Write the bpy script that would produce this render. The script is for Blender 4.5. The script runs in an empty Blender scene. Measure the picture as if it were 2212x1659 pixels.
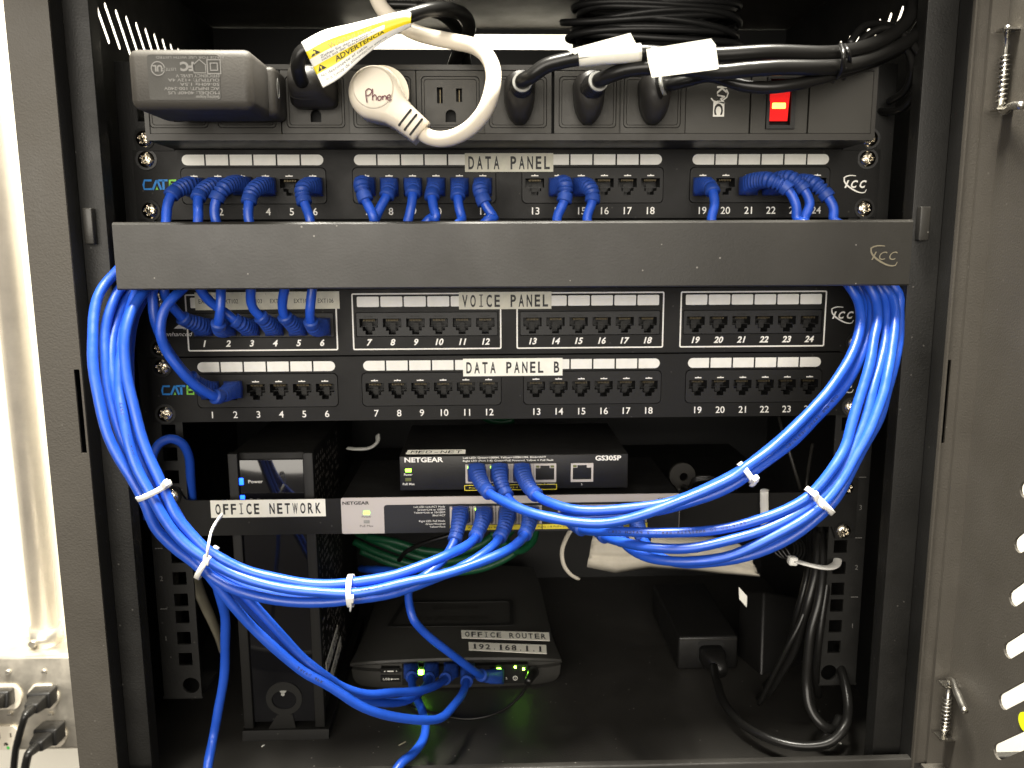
import bpy, bmesh, math, random
from mathutils import Vector, Matrix
random.seed(7)
sc = bpy.context.scene
col = sc.collection
# ------------------------------------------------------------------ camera (mm, then metres)
S = 0.001
CX, CY, CZ, PIT, YAW, ROL, FPX = -17.247, -550.586, -54.440, 0.1663967, -0.0305600, -0.0043119, 1790.0
def c2w(X, V, D):
    c, s = math.cos(ROL), math.sin(ROL); xx = c*X - s*V; v = s*X + c*V
    c, s = math.cos(PIT), math.sin(PIT); yy = c*D + s*v; z = -s*D + c*v
    c, s = math.cos(YAW), math.sin(YAW)
    return Vector((c*xx - s*yy, s*xx + c*yy, z))
cam = bpy.data.objects.new('camera', bpy.data.cameras.new('camera')); col.objects.link(cam)
r_, u_, b_ = c2w(1, 0, 0), c2w(0, 1, 0), -c2w(0, 0, 1)
m_ = Matrix((r_, u_, b_)).transposed().to_4x4(); m_.translation = Vector((CX, CY, CZ))*S
cam.matrix_world = m_
cam.data.sensor_width = 36; cam.data.lens = FPX/2212*36
cam.data.clip_start = 0.02; cam.data.clip_end = 50
cam.data.dof.use_dof = True; cam.data.dof.focus_distance = 0.50; cam.data.dof.aperture_fstop = 14
sc.camera = cam
# ------------------------------------------------------------------ light
w = bpy.data.worlds.new('World'); sc.world = w; w.use_nodes = True
nt = w.node_tree; bg = nt.nodes['Background']
tc = nt.nodes.new('ShaderNodeTexCoord'); sp = nt.nodes.new('ShaderNodeSeparateXYZ'); rp = nt.nodes.new('ShaderNodeValToRGB')
mr = nt.nodes.new('ShaderNodeMapRange'); mr.inputs[1].default_value = -1; mr.inputs[2].default_value = 1
nt.links.new(tc.outputs['Generated'], sp.inputs[0]); nt.links.new(sp.outputs['Z'], mr.inputs[0]); nt.links.new(mr.outputs[0], rp.inputs[0])
nt.links.new(rp.outputs[0], bg.inputs[0])
rp.color_ramp.elements[0].color = (.16, .14, .12, 1); rp.color_ramp.elements[0].position = .35
rp.color_ramp.elements[1].color = (.80, .74, .64, 1); rp.color_ramp.elements[1].position = .7
bg.inputs[1].default_value = 0.62
def area(name, loc, tgt, sx, sy, watt, colr):
    d = bpy.data.lights.new(name, 'AREA'); d.shape = 'RECTANGLE'; d.size = sx; d.size_y = sy; d.energy = watt; d.color = colr
    o = bpy.data.objects.new(name, d); col.objects.link(o); o.location = loc
    o.rotation_euler = (Vector(tgt) - Vector(loc)).to_track_quat('-Z', 'Y').to_euler(); return o
area('ceiling_light', (0.05, -0.20, 1.75), (0.0, -0.08, -0.2), 1.2, 0.30, 360, (1, .95, .84))
area('bounce_fill_light', (-0.5, -2.4, 0.35), (0, 0, -.1), 2.4, 1.3, 78, (1, .93, .82))  # added fill lamp, stands in for bounce off the wall opposite
sc.view_settings.view_transform = 'Standard'; sc.view_settings.look = 'None'; sc.view_settings.exposure = 0; sc.view_settings.gamma = 1
# ------------------------------------------------------------------ pixel helpers (2212 x 1659 frame)
CAM = Vector((CX, CY, CZ))
def ray(px, py): return c2w((px-1106)/FPX, -(py-829.5)/FPX, 1.0)
def P(px, py, Y):
    d = ray(px, py); return CAM + d*((Y-CY)/d.y)
def PX(px, py, X):
    d = ray(px, py); return CAM + d*((X-CX)/d.x)
def PZ(px, py, Z):
    d = ray(px, py); return CAM + d*((Z-CZ)/d.z)
# ------------------------------------------------------------------ materials
def mat(name, colr, rough=.5, metal=0., bump=0., bscale=600., var=0., vscale=20., emit=0., spec=.35, trans=0., alpha=1., coat=0., specks=0.):
    m = bpy.data.materials.new(name); m.use_nodes = True; n = m.node_tree.nodes; L = m.node_tree.links
    b = n['Principled BSDF']; b.inputs['Base Color'].default_value = (*colr, 1); b.inputs['Roughness'].default_value = rough
    b.inputs['Metallic'].default_value = metal; b.inputs['Specular IOR Level'].default_value = spec
    b.inputs['Transmission Weight'].default_value = trans; b.inputs['Alpha'].default_value = alpha; b.inputs['Coat Weight'].default_value = coat
    if emit: b.inputs['Emission Color'].default_value = (*colr, 1); b.inputs['Emission Strength'].default_value = emit
    if bump or var or specks:
        t = n.new('ShaderNodeTexCoord')
    if bump:
        q = n.new('ShaderNodeTexNoise'); q.inputs['Scale'].default_value = bscale; q.inputs['Detail'].default_value = 3
        L.new(t.outputs['Object'], q.inputs['Vector'])
        k = n.new('ShaderNodeBump'); k.inputs['Strength'].default_value = bump; k.inputs['Distance'].default_value = .0004
        L.new(q.outputs[0], k.inputs['Height']); L.new(k.outputs[0], b.inputs['Normal'])
    if var or specks:
        q = n.new('ShaderNodeTexNoise'); q.inputs['Scale'].default_value = vscale; q.inputs['Detail'].default_value = 6; q.inputs['Roughness'].default_value = .65
        L.new(t.outputs['Object'], q.inputs['Vector'])
        a = n.new('ShaderNodeMapRange'); a.inputs[1].default_value = .3; a.inputs[2].default_value = .7
        a.inputs[3].default_value = 1-var; a.inputs[4].default_value = 1+var; L.new(q.outputs[0], a.inputs[0])
        x = n.new('ShaderNodeMix'); x.data_type = 'RGBA'; x.blend_type = 'MULTIPLY'; x.inputs[0].default_value = 1
        x.inputs[6].default_value = (*colr, 1); cc = n.new('ShaderNodeCombineColor')
        for i in range(3): L.new(a.outputs[0], cc.inputs[i])
        L.new(cc.outputs[0], x.inputs[7]); out = x.outputs[2]
        r2 = n.new('ShaderNodeMapRange'); r2.inputs[1].default_value = .3; r2.inputs[2].default_value = .7
        r2.inputs[3].default_value = max(.05, rough-.1); r2.inputs[4].default_value = min(1, rough+.12)
        L.new(q.outputs[0], r2.inputs[0]); L.new(r2.outputs[0], b.inputs['Roughness'])
        if specks:
            v = n.new('ShaderNodeTexVoronoi'); v.inputs['Scale'].default_value = 95; L.new(t.outputs['Object'], v.inputs['Vector'])
            lt = n.new('ShaderNodeMath'); lt.operation = 'LESS_THAN'; lt.inputs[1].default_value = .055; L.new(v.outputs['Distance'], lt.inputs[0])
            ml = n.new('ShaderNodeMath'); ml.operation = 'MULTIPLY'; ml.inputs[1].default_value = specks; L.new(lt.outputs[0], ml.inputs[0])
            y = n.new('ShaderNodeMix'); y.data_type = 'RGBA'; L.new(ml.outputs[0], y.inputs[0]); L.new(out, y.inputs[6]); y.inputs[7].default_value = (.35, .33, .3, 1); out = y.outputs[2]
        L.new(out, b.inputs['Base Color'])
    return m
M = {}
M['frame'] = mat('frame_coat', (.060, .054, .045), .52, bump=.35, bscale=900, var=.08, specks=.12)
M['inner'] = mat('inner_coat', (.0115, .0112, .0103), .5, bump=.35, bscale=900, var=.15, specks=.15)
M['floor'] = mat('floor_coat', (.026, .0245, .022), .42, bump=.35, bscale=900, var=.3, vscale=9, specks=.5)
M['router_case'] = mat('router_case', (.034, .033, .030), .36, bump=.1, bscale=900)
M['back'] = mat('back_coat', (.005, .005, .0048), .6)
M['led_r'] = mat('router_led', (.30, 1., .04), .3, emit=70)
M['plug'] = mat('plug_rubber', (.021, .0195, .018), .42, bump=.1, bscale=900)
M['pipe'] = mat('conduit_zinc_lit', (.78, .72, .62), .42, metal=.3, var=.12, vscale=25)  # lighter copy of the galvanised steel, strong light put into the colour
M['panel'] = mat('panel_coat', (.0075, .0072, .0066), .5, spec=.22, bump=.2, bscale=1200, var=.12, specks=.1)
M['module'] = mat('module_plastic', (.0115, .0112, .0104), .5, spec=.25, bump=.2, bscale=1500)
M['jack'] = mat('jack_plastic', (.008, .008, .008), .45)
M['bar'] = mat('bar_plastic', (.026, .0245, .0215), .34, bump=.12, bscale=700, var=.12, vscale=8, specks=.5)
M['pdu'] = mat('strip_plastic', (.030, .028, .0245), .45, bump=.15, bscale=1200, var=.08)
M['pdu_in'] = mat('outlet_plastic', (.038, .036, .031), .5, bump=.15, bscale=1200, var=.05)
M['dark'] = mat('black_hole', (.006, .006, .006), .7)
M['blackpl'] = mat('black_plastic', (.009, .0087, .0083), .38, bump=.12, bscale=900, var=.1)
M['adapter'] = mat('adapter_plastic', (.048, .044, .038), .5, bump=.25, bscale=900, var=.05)
M['rubber'] = mat('black_cord', (.009, .0087, .0082), .30, bump=.08, bscale=300)
M['gloss'] = mat('gloss_black', (.006, .006, .007), .07, coat=.5)
M['white'] = mat('white_print', (.85, .83, .77), .5)
M['greyprint'] = mat('grey_print', (.17, .165, .155), .5)
M['strip'] = mat('white_strip', (.80, .79, .73), .45, var=.06, vscale=150)
M['paper'] = mat('label_paper', (.86, .84, .74), .4, var=.05, vscale=120)
M['oldpaper'] = mat('yellowed_label', (.60, .58, .47), .4, var=.14, vscale=140)
M['ink'] = mat('black_ink', (.02, .02, .02), .5)
M['blue'] = mat('blue_cable', (.011, .070, .46), .38, bump=.14, bscale=140, var=.07, vscale=60, spec=.6)
M['boot'] = mat('blue_boot_shaded', (.018, .058, .30), .42, bump=.1, bscale=400, var=.05)  # roof shade on the boots is put into this darker blue
M['clear'] = mat('clear_plug', (.5, .55, .6), .2, spec=.6)
M['screw'] = mat('nickel_screw', (.66, .60, .49), .2, metal=1., bump=.05, bscale=300)
M['steel'] = mat('steel', (.62, .60, .55), .27, metal=1., var=.1, vscale=60)
M['silver'] = mat('silver_bezel', (.50, .46, .43), .38, var=.03)
M['gold'] = mat('contact_gold', (.10, .08, .045), .45, metal=.6)
M['navy'] = mat('switch_charcoal', (.013, .014, .017), .5, bump=.15, bscale=1200)
M['yellow'] = mat('yellow_print', (.80, .66, .05), .5)
M['tagwhite'] = mat('tag_white', (.80, .79, .74), .3)
M['tagyellow'] = mat('tag_yellow', (.85, .68, .02), .3)
M['cream'] = mat('cream_plastic', (.66, .60, .50), .38, bump=.05, bscale=300, var=.03, vscale=60)
M['creamd'] = mat('dirty_cream', (.35, .32, .24), .5)
M['nylon'] = mat('white_nylon', (.78, .77, .73), .4)
M['catblue'] = mat('logo_blue', (.02, .22, .62), .5)
M['catgreen'] = mat('logo_green', (.20, .55, .06), .5)
M['wall'] = mat('white_wall', (.80, .77, .68), .7, bump=.3, bscale=60, var=.03, vscale=5)
M['wood'] = mat('wood', (.50, .36, .22), .6, var=.2, vscale=30)
M['galv'] = mat('galvanised_steel', (.62, .58, .50), .38, metal=.85, var=.22, vscale=25)
M['ivory'] = mat('ivory_outlet', (.72, .66, .55), .4)
M['greencable'] = mat('green_cable', (.006, .062, .025), .4)
M['maskw'] = mat('mask_cloth', (.52, .48, .40), .8, bump=.4, bscale=500, var=.08, vscale=80)
M['red'] = mat('red_rocker', (.8, .012, .012), .15, emit=.7)
M['amber'] = mat('amber_glow', (1., .33, .05), .2, emit=7)
M['led_g'] = mat('green_led', (.35, 1., .05), .3, emit=7)
M['led_dim'] = mat('unlit_led', (.12, .13, .04), .4)
M['led_b'] = mat('blue_led', (.01, .08, 1.), .3, emit=7)
M['led_a'] = mat('orange_led', (1., .45, .08), .3, emit=7)
M['orange'] = mat('orange_plastic', (.7, .35, .08), .5)
M['greyport'] = mat('grey_port', (.28, .28, .26), .5)
M['greenpr'] = mat('green_dot', (.05, .5, .08), .5)
M['marker'] = mat('marker_ink', (.09, .02, .03), .5)
M['goldink'] = mat('embossed_logo', (.17, .15, .105), .4)
M['lime'] = mat('lime_sticker', (.75, .80, .02), .5)
# ------------------------------------------------------------------ mesh builder
_tc = {}
def text_geo(s, off=0., shear=0.):
    k = (s, off, shear)
    if k in _tc: return _tc[k]
    c = bpy.data.curves.new('t', 'FONT'); c.body = s; c.size = 1; c.offset = off; c.shear = shear; c.resolution_u = 3; c.fill_mode = 'BOTH'
    o = bpy.data.objects.new('t', c); me = bpy.data.meshes.new_from_object(o)
    v = [(a.co.x, a.co.y) for a in me.vertices]; f = [tuple(p.vertices) for p in me.polygons]
    bpy.data.objects.remove(o); bpy.data.curves.remove(c); bpy.data.meshes.remove(me)
    _tc[k] = (v, f); return _tc[k]
def plate_geo(outer, holes):
    c = bpy.data.curves.new('c', 'CURVE'); c.dimensions = '2D'; c.fill_mode = 'BOTH'; c.extrude = .5
    for L in [outer]+list(holes):
        s = c.splines.new('POLY'); s.points.add(len(L)-1)
        for p, q in zip(s.points, L): p.co = (q[0], q[1], 0, 1)
        s.use_cyclic_u = True
    o = bpy.data.objects.new('c', c); me = bpy.data.meshes.new_from_object(o)
    v = [tuple(a.co) for a in me.vertices]; f = [tuple(p.vertices) for p in me.polygons]
    bpy.data.objects.remove(o); bpy.data.curves.remove(c); bpy.data.meshes.remove(me)
    return v, f
def rrect(x0, x1, y0, y1, r, n=5):
    r = min(r, abs(x1-x0)/2-.001, abs(y1-y0)/2-.001); out = []
    for cx, cy, a0 in ((x1-r, y1-r, 0), (x0+r, y1-r, 90), (x0+r, y0+r, 180), (x1-r, y0+r, 270)):
        for i in range(n+1):
            a = math.radians(a0+90*i/n); out.append((cx+r*math.cos(a), cy+r*math.sin(a)))
    return out
def circ(cx, cy, r, n=24, ry=None): return [(cx+r*math.cos(6.28318*i/n), cy+(ry or r)*math.sin(6.28318*i/n)) for i in range(n)]
def spline(pts, step=2.0):
    p = [Vector(a) for a in pts]
    if len(p) == 2:
        n = max(1, int((p[1]-p[0]).length/step)); return [p[0].lerp(p[1], i/n) for i in range(n+1)]
    q = [p[0]*2-p[1]]+p+[p[-1]*2-p[-2]]; out = []
    for i in range(1, len(q)-2):
        a, b, c, d = q[i-1:i+3]
        t0 = 0; t1 = t0+max(1e-3, (b-a).length)**.5; t2 = t1+max(1e-3, (c-b).length)**.5; t3 = t2+max(1e-3, (d-c).length)**.5
        n = max(1, int(round((c-b).length/step)))
        for k in range(n):
            t = t1+(t2-t1)*k/n
            A1 = a*((t1-t)/(t1-t0))+b*((t-t0)/(t1-t0)); A2 = b*((t2-t)/(t2-t1))+c*((t-t1)/(t2-t1)); A3 = c*((t3-t)/(t3-t2))+d*((t-t2)/(t3-t2))
            B1 = A1*((t2-t)/(t2-t0))+A2*((t-t0)/(t2-t0)); B2 = A2*((t3-t)/(t3-t1))+A3*((t-t1)/(t3-t1))
            out.append(B1*((t2-t)/(t2-t1))+B2*((t-t1)/(t2-t1)))
    out.append(p[-1]); return out
class MB:
    def __init__(s, *mats): s.bm = bmesh.new(); s.mats = list(mats); s.mi = 0; s.sm = False
    def m(s, mt):
        if mt not in s.mats: s.mats.append(mt)
        s.mi = s.mats.index(mt); return s
    def face(s, vs):
        try: f = s.bm.faces.new(vs); f.material_index = s.mi; f.smooth = s.sm; return f
        except ValueError: return None
    def geo(s, v, f, fn):
        vs = [s.bm.verts.new(fn(*a)) for a in v]
        for q in f: s.face([vs[i] for i in q])
        return s
    def box(s, x0, x1, y0, y1, z0, z1, bev=0.):
        b = bmesh.new(); bmesh.ops.create_cube(b, size=1)
        for v in b.verts: v.co = Vector(((x0+x1)/2+v.co.x*(x1-x0), (y0+y1)/2+v.co.y*(y1-y0), (z0+z1)/2+v.co.z*(z1-z0)))
        if bev: bmesh.ops.bevel(b, geom=b.edges[:], offset=bev, segments=3, profile=.5, affect='EDGES')
        s.add(b, smooth=bool(bev)); return s
    def add(s, b, fn=None, smooth=None):
        b.verts.ensure_lookup_table(); mp = {}
        for v in b.verts: mp[v] = s.bm.verts.new(fn(v.co) if fn else v.co)
        o = s.sm
        if smooth is not None: s.sm = smooth
        for f in b.faces: s.face([mp[v] for v in f.verts])
        s.sm = o; b.free()
    def obox(s, c, ax, ay, az, sx, sy, sz, bev=0., taper=1.):
        b = bmesh.new(); bmesh.ops.create_cube(b, size=1)
        for v in b.verts:
            k = taper if v.co.z > 0 else 1
            v.co = Vector((v.co.x*sx*k, v.co.y*sy*k, v.co.z*sz))
        if bev: bmesh.ops.bevel(b, geom=b.edges[:], offset=bev, segments=3, profile=.5, affect='EDGES')
        s.add(b, lambda q: c+ax*q.x+ay*q.y+az*q.z, smooth=bool(bev)); return s
    def plate(s, outer, holes, y0, y1):          # polygon in XZ, thickness along Y
        v, f = plate_geo(outer, holes); return s.geo(v, f, lambda a, b, c: Vector((a, (y0+y1)/2-c*(y1-y0), b)))
    def plateX(s, outer, holes, x0, x1):         # polygon in YZ
        v, f = plate_geo(outer, holes); return s.geo(v, f, lambda a, b, c: Vector(((x0+x1)/2+c*(x1-x0), a, b)))
    def plateF(s, outer, holes, o, ax, ay, th):  # polygon on any plane, thickness th against the normal
        n = ax.cross(ay).normalized(); v, f = plate_geo(outer, holes)
        return s.geo(v, f, lambda a, b, c: o+ax*a+ay*b+n*(c-.5)*th)
    def text(s, t, cx, cz, h, w=None, fn=None, y=-.12, off=0., shear=0., rot=0.):
        v, f = text_geo(t, off, shear)
        if not v: return s
        xa, xb = min(a[0] for a in v), max(a[0] for a in v); ya, yb = 0., .72
        up = any(ch.isupper() or ch.isdigit() for ch in t)
        k = h/(.72 if up else .55); kx = k if w is None else w/(xb-xa)
        ca, sa = math.cos(rot), math.sin(rot)
        def g(a, b):
            X = (a-(xa+xb)/2)*kx; Z = (b-.36)*k
            X, Z = X*ca-Z*sa, X*sa+Z*ca
            return fn(cx+X, cz+Z) if fn else Vector((cx+X, y, cz+Z))
        return s.geo(v, f, g)
    def mono(s, t, cx, cz, h, pitch, fn=None, y=-.25, off=.0, wf=.62):
        for i, ch in enumerate(t):
            if ch == ' ': continue
            v, f = text_geo(ch, off, 0.); xa, xb = min(a[0] for a in v), max(a[0] for a in v)
            if ch in '.-1': s.text(ch, cx+(i-(len(t)-1)/2)*pitch, cz, h*(1 if ch == '1' else 1/.72*.55), pitch*{'.': .15, '-': .45, '1': .30}[ch], fn, y, off)
            else: s.text(ch, cx+(i-(len(t)-1)/2)*pitch, cz, h, pitch*(wf if ch != 'I' else .12), fn, y, off)
            if ch in 'I1':
                x = cx+(i-(len(t)-1)/2)*pitch
                for zz in ((cz-h*.47, cz+h*.47) if ch == 'I' else (cz-h*.47,)):
                    q = [(x-pitch*.24, zz-h*.04), (x+pitch*.24, zz-h*.04), (x+pitch*.24, zz+h*.04), (x-pitch*.24, zz+h*.04)]
                    s.face([s.bm.verts.new(fn(*a) if fn else Vector((a[0], y-.01, a[1]))) for a in q])
        return s
    def flat(s, poly, y=-.12): s.face([s.bm.verts.new(Vector((a, y, b))) for a, b in poly]); return s
    def line(s, pts, wd, y=-.12, fn=None, closed=False):
        P2 = [Vector(p) for p in pts]; n = len(P2); L = []
        for i in range(n):
            a = P2[i-1] if (closed or i) else P2[i]; b = P2[(i+1) % n] if (closed or i < n-1) else P2[i]
            d = (b-a).normalized(); nn = Vector((-d.y, d.x))*wd/2
            wk = 1 if not callable(wd) else 1
            L.append((P2[i]+nn, P2[i]-nn))
        vs = [tuple(s.bm.verts.new(fn(*q) if fn else Vector((q[0], y, q[1]))) for q in pr) for pr in L]
        for i in range(n if closed else n-1):
            a, b = vs[i], vs[(i+1) % n]; s.face([a[0], a[1], b[1], b[0]])
        return s
    def tube(s, pts, r, n=12, step=2.0, cap=True, flatten=None, raw=False):
        C = pts if raw else spline(pts, step)
        L = [0.]
        for i in range(1, len(C)): L.append(L[-1]+(C[i]-C[i-1]).length)
        T = [(C[min(i+1, len(C)-1)]-C[max(i-1, 0)]).normalized() for i in range(len(C))]
        up = Vector((0, 0, 1)) if abs(T[0].z) < .9 else Vector((1, 0, 0))
        N = (up-T[0]*up.dot(T[0])).normalized(); rings = []; o = s.sm; s.sm = True
        for i, c in enumerate(C):
            N = (N-T[i]*N.dot(T[i])).normalized(); B = T[i].cross(N)
            rr = r(L[i], L[-1]) if callable(r) else r; sq = 0.
            if isinstance(rr, tuple): rr, sq = rr
            ring = []
            for k in range(n):
                a = 6.2831853*(k+.5)/n; ca, sa = math.cos(a), math.sin(a)
                q = rr
                if sq: q = rr*((1-sq)+sq/max(abs(ca), abs(sa))*.97)
                fl = flatten or 1.
                ring.append(s.bm.verts.new(c+N*(ca*q*fl)+B*(sa*q)))
            rings.append(ring)
        for a, b in zip(rings, rings[1:]):
            for k in range(n): s.face([a[k], a[(k+1) % n], b[(k+1) % n], b[k]])
        if cap: s.face(rings[0][::-1]); s.face(rings[-1])
        s.sm = o; return s
    def cyl(s, a, b, r0, r1=None, n=24):
        r1 = r0 if r1 is None else r1; a = Vector(a); b = Vector(b); d = (b-a).normalized()
        u = d.orthogonal().normalized(); v = d.cross(u); A = []; B = []
        for k in range(n):
            t = 6.2831853*k/n; e = u*math.cos(t)+v*math.sin(t); A.append(s.bm.verts.new(a+e*r0)); B.append(s.bm.verts.new(b+e*r1))
        o = s.sm; s.sm = True
        for k in range(n): s.face([A[k], A[(k+1) % n], B[(k+1) % n], B[k]])
        s.sm = o; s.face(A[::-1]); s.face(B); return s
    def build(s, name, parent=None, org=None, loc=None, label=None):
        bmesh.ops.recalc_face_normals(s.bm, faces=s.bm.faces[:])
        o_ = Vector(org) if org is not None else (Vector(parent['org']) if parent is not None and 'org' in parent else Vector((0, 0, 0)))
        for v in s.bm.verts: v.co = (v.co-o_)*S
        me = bpy.data.meshes.new(name); s.bm.to_mesh(me); s.bm.free()
        for q in s.mats: me.materials.append(M[q])
        ob = bpy.data.objects.new(name, me); col.objects.link(ob)
        if parent is not None: ob.parent = parent
        elif org is not None: ob.location = o_*S
        if loc is not None: ob.location = Vector(loc)*S
        ORG[ob.name] = o_
        if label: ob['label'] = label
        return ob
ORG = {}
def sharp(o, ang=35):
    me = o.data
    for p in me.polygons: p.use_smooth = True
    me.set_sharp_from_angle(angle=math.radians(ang))
class T:                                                       # a thing: empty + origin
    def __init__(s, name, label, cat, org, group=None):
        s.o = bpy.data.objects.new(name, None); col.objects.link(s.o); s.org = Vector(org); s.o.location = s.org*S
        s.o['label'] = label; s.o['category'] = cat; s.o.empty_display_size = .02
        if group: s.o['group'] = group
    def add(s, mb, name, under=None, label=None):
        ob = mb.build(name, None, None, None, label)             # vertices absolute, shift below
        for v in ob.data.vertices: v.co -= s.org*S
        ob.parent = under or s.o; return ob
def tag(o, label, cat, group=None, kind=None):
    if label: o['label'] = label
    if cat: o['category'] = cat
    if group: o['group'] = group
    if kind: o['kind'] = kind
def single(mb, name, label, cat, org, group=None):
    o = mb.build(name, None, org); tag(o, label, cat, group); return o
# ================================================================== SETTING
WALLY = 352
FZ = -410.0
LIP = -391.5
b = MB('wall'); b.box(-1600, 1600, WALLY, WALLY+60, -900, 1900); o = b.build('wall', None, (0, WALLY, 0)); o['kind'] = 'structure'
b = MB('wood'); b.box(-330, -312, WALLY-18, WALLY-.5, -900, -445, .8)
single(b, 'wood_batten', 'narrow bare wooden batten on the white wall below the metal outlet box', 'batten', (-320, WALLY, -600))
# ------------------------------------------------------------------ cabinet
cab = T('wall_cabinet', 'open black steel wall-mount equipment cabinet with slotted frame and the door swung wide', 'cabinet', (0, 100, FZ))
YF = -60
LO, LI = P(97, 880, YF).x, P(186, 880, YF).x
RO = P(2066, 880, YF).x; RI = P(2030, 880, YF).x
CB = 300
def slotpoly(a, b, r):          # slanted slot with round ends between 2D points
    a = Vector(a); b = Vector(b); d = (b-a).normalized(); out = []
    t0 = math.atan2(d.y, d.x)
    for c, s0 in ((b, -90), (a, 90)):
        for i in range(7):
            t = t0+math.radians(s0+180*i/6); out.append((c.x+r*math.cos(t), c.y+r*math.sin(t)))
    return out
XW = -277
tops = [(228, 12), (251, 24.6), (273.5, 37.4), (294.5, 50), (314.5, 62), (333.6, 73), (352, 84), (370, 94)]
bots = [(257, 82), (277.5, 90), (294.5, 90), (310, 90.5), (326, 91), (343, 98.5), (358, 99), (371, 98)]
holes = []
y_, z_ = [], []
A0 = PX(*tops[0], XW); B0 = PX(257, 82, XW); A1 = PX(*tops[6], XW)
dy = (A1.y-A0.y)/6
for i in range(-1, 9):
    holes.append(slotpoly((A0.y+dy*i, A0.z+(A1.z-A0.z)/6*i*0.2), (A0.y+dy*i+(B0.y-A0.y), B0.z-6), 2.1))
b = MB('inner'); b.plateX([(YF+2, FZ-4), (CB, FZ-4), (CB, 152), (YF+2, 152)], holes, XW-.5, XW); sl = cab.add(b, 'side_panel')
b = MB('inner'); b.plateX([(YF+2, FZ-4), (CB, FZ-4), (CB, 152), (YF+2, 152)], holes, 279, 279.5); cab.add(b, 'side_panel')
b = MB('frame'); b.box(LO+1, 284, YF-14, CB, 152, 154); b.box(LO+1, 284, YF-14, YF-3, 138, 151.5, 1); cab.add(b, 'roof')
b = MB('floor'); b.box(LO+1, 284, YF+2, CB, FZ-3, FZ); b.box(LO+1, 400, YF-1, YF+5, FZ-40, LIP+1.5, 1.0); cab.add(b, 'bottom_panel')
bk = MB('back'); bk.plate([(XW, FZ), (279, FZ), (279, 151.8), (XW, 151.8)], [rrect(-150, P(1236, 125, 300).x, 133, 147, 3), rrect(-90, 90, -60, 60, 6)], CB-2, CB-.5); 
b2_ = MB('inner'); b2_.box(-95, 95, CB, CB+2, -66, 66)
cab.add(bk, 'back_panel'); cab.add(b2_, 'cable_entry_cover')
# left frame: face with latch slot, inner return, recessed post
ls0, ls1 = P(190, 797, YF).z, P(195, 978, YF).z
b = MB('frame'); b.plate([(LO, LIP-1), (LI, LIP-1), (LI, 150), (LO, 150)], [rrect(LI-4.5, LI-1.2, ls1, ls0, .5)], YF-1.5, YF)
b.box(LO, LO+1.2, YF, YF+12, FZ-3, 152); o = cab.add(b, 'front_frame')
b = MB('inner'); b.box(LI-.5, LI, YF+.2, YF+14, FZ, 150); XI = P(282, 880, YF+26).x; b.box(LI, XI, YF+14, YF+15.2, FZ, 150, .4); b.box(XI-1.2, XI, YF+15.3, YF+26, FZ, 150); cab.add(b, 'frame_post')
b = MB('frame'); b.plate([(RI, LIP-1), (RO, LIP-1), (RO, 150), (RI, 150)], [rrect(RI+1.2, RI+4.0, P(2016, 957, YF).z, P(2028, 777, YF).z, .5)], YF-1.5, YF)
b.box(RI-.2, RI+.9, YF-3.2, YF-1.6, FZ+1, 150); cab.add(b, 'front_frame')
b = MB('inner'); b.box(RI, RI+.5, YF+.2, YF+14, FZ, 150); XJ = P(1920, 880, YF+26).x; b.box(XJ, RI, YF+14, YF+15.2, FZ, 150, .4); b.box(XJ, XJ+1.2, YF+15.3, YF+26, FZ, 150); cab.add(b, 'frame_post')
for (xa, ya, xb, yb) in ((176, 449, 204, 528), (1990, 446, 2007, 520)):
    p, q = P(xa, ya, YF+9), P(xb, yb, YF+9)
    b = MB('bar'); b.box(p.x, q.x, YF+9, YF+14, q.z, p.z, .8); cab.add(b, 'plastic_bumper')
# mounting rails with square holes
U = 44.45
hz = []
for u in range(-1, 9):
    for k in (0, 15.875, 31.75): hz.append(-u*U-k)
for sx, x0, x1 in ((-1, -249.5, -223), (1, 223.5, 250)):
    H = []
    for z in hz:
        if 55 > z > -350:
            H.append(rrect(sx*232.5-4.75, sx*232.5+4.75, z-4.75, z+4.75, .3, 1))
    H.append(circ(sx*230, -363, 6, 14))
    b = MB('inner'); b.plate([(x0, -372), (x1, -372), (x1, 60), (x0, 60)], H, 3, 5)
    xo = x0 if sx < 0 else x1; b.box(min(xo, xo-sx*2), max(xo, xo-sx*2), 5.2, 40, -372, 60)
    b.box(xo-2 if sx < 0 else xo-26, xo+26 if sx < 0 else xo+2, 5.5, 40, -374.5, -372.5)
    r = cab.add(b, 'mounting_rail')
    b = MB('greyprint')
    for k, nn in ((6, '2'), (7, '1'), (5, '3')):
        zt = -k*U+6.35; xx = sx*245
        b.box(xx-2.5, xx+2.5, 2.85, 2.9, zt-.25, zt+.25)
        b.text(nn, xx, zt-22, 3.6, y=2.88)
    cab.add(b, 'unit_marking', r)
# door on the right, swung open towards the viewer
DX = P(2100, 880, YF-3).x
dfl = P(2066, 880, YF-3).x
zt_, zb_ = 150, LIP+.5
pin_y = YF-14
HD = []
s0 = PX(2163, 1506, DX+2)
for k in range(-8, 22):
    z = s0.z+k*31.6
    if z > 140: break
    if abs(k) < 99 and not (3 < k % 30 < 3): HD.append(slotpoly((s0.y-5, z), (s0.y-44, z+39), 4.4))
doorpoly = [(YF-3, zb_), (YF-3, zt_), (-470, zt_), (-470, zb_)]
HD = [h for h in HD if min(q[1] for q in h) > zb_+10 and max(q[1] for q in h) < 70]
b = MB('frame'); b.plateX(doorpoly, HD, DX, DX+1.5)
b.box(dfl, DX, YF-4.5, YF-3, zb_, zt_)                    # folded hinge-side edge
b.box(dfl, dfl+1.2, YF-2.8, YF+8, zb_, zt_)
b.box(DX-14, DX, -470, YF-4.6, zb_-1.5, zb_)             # folded bottom edge
dr = cab.add(b, 'door')
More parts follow.
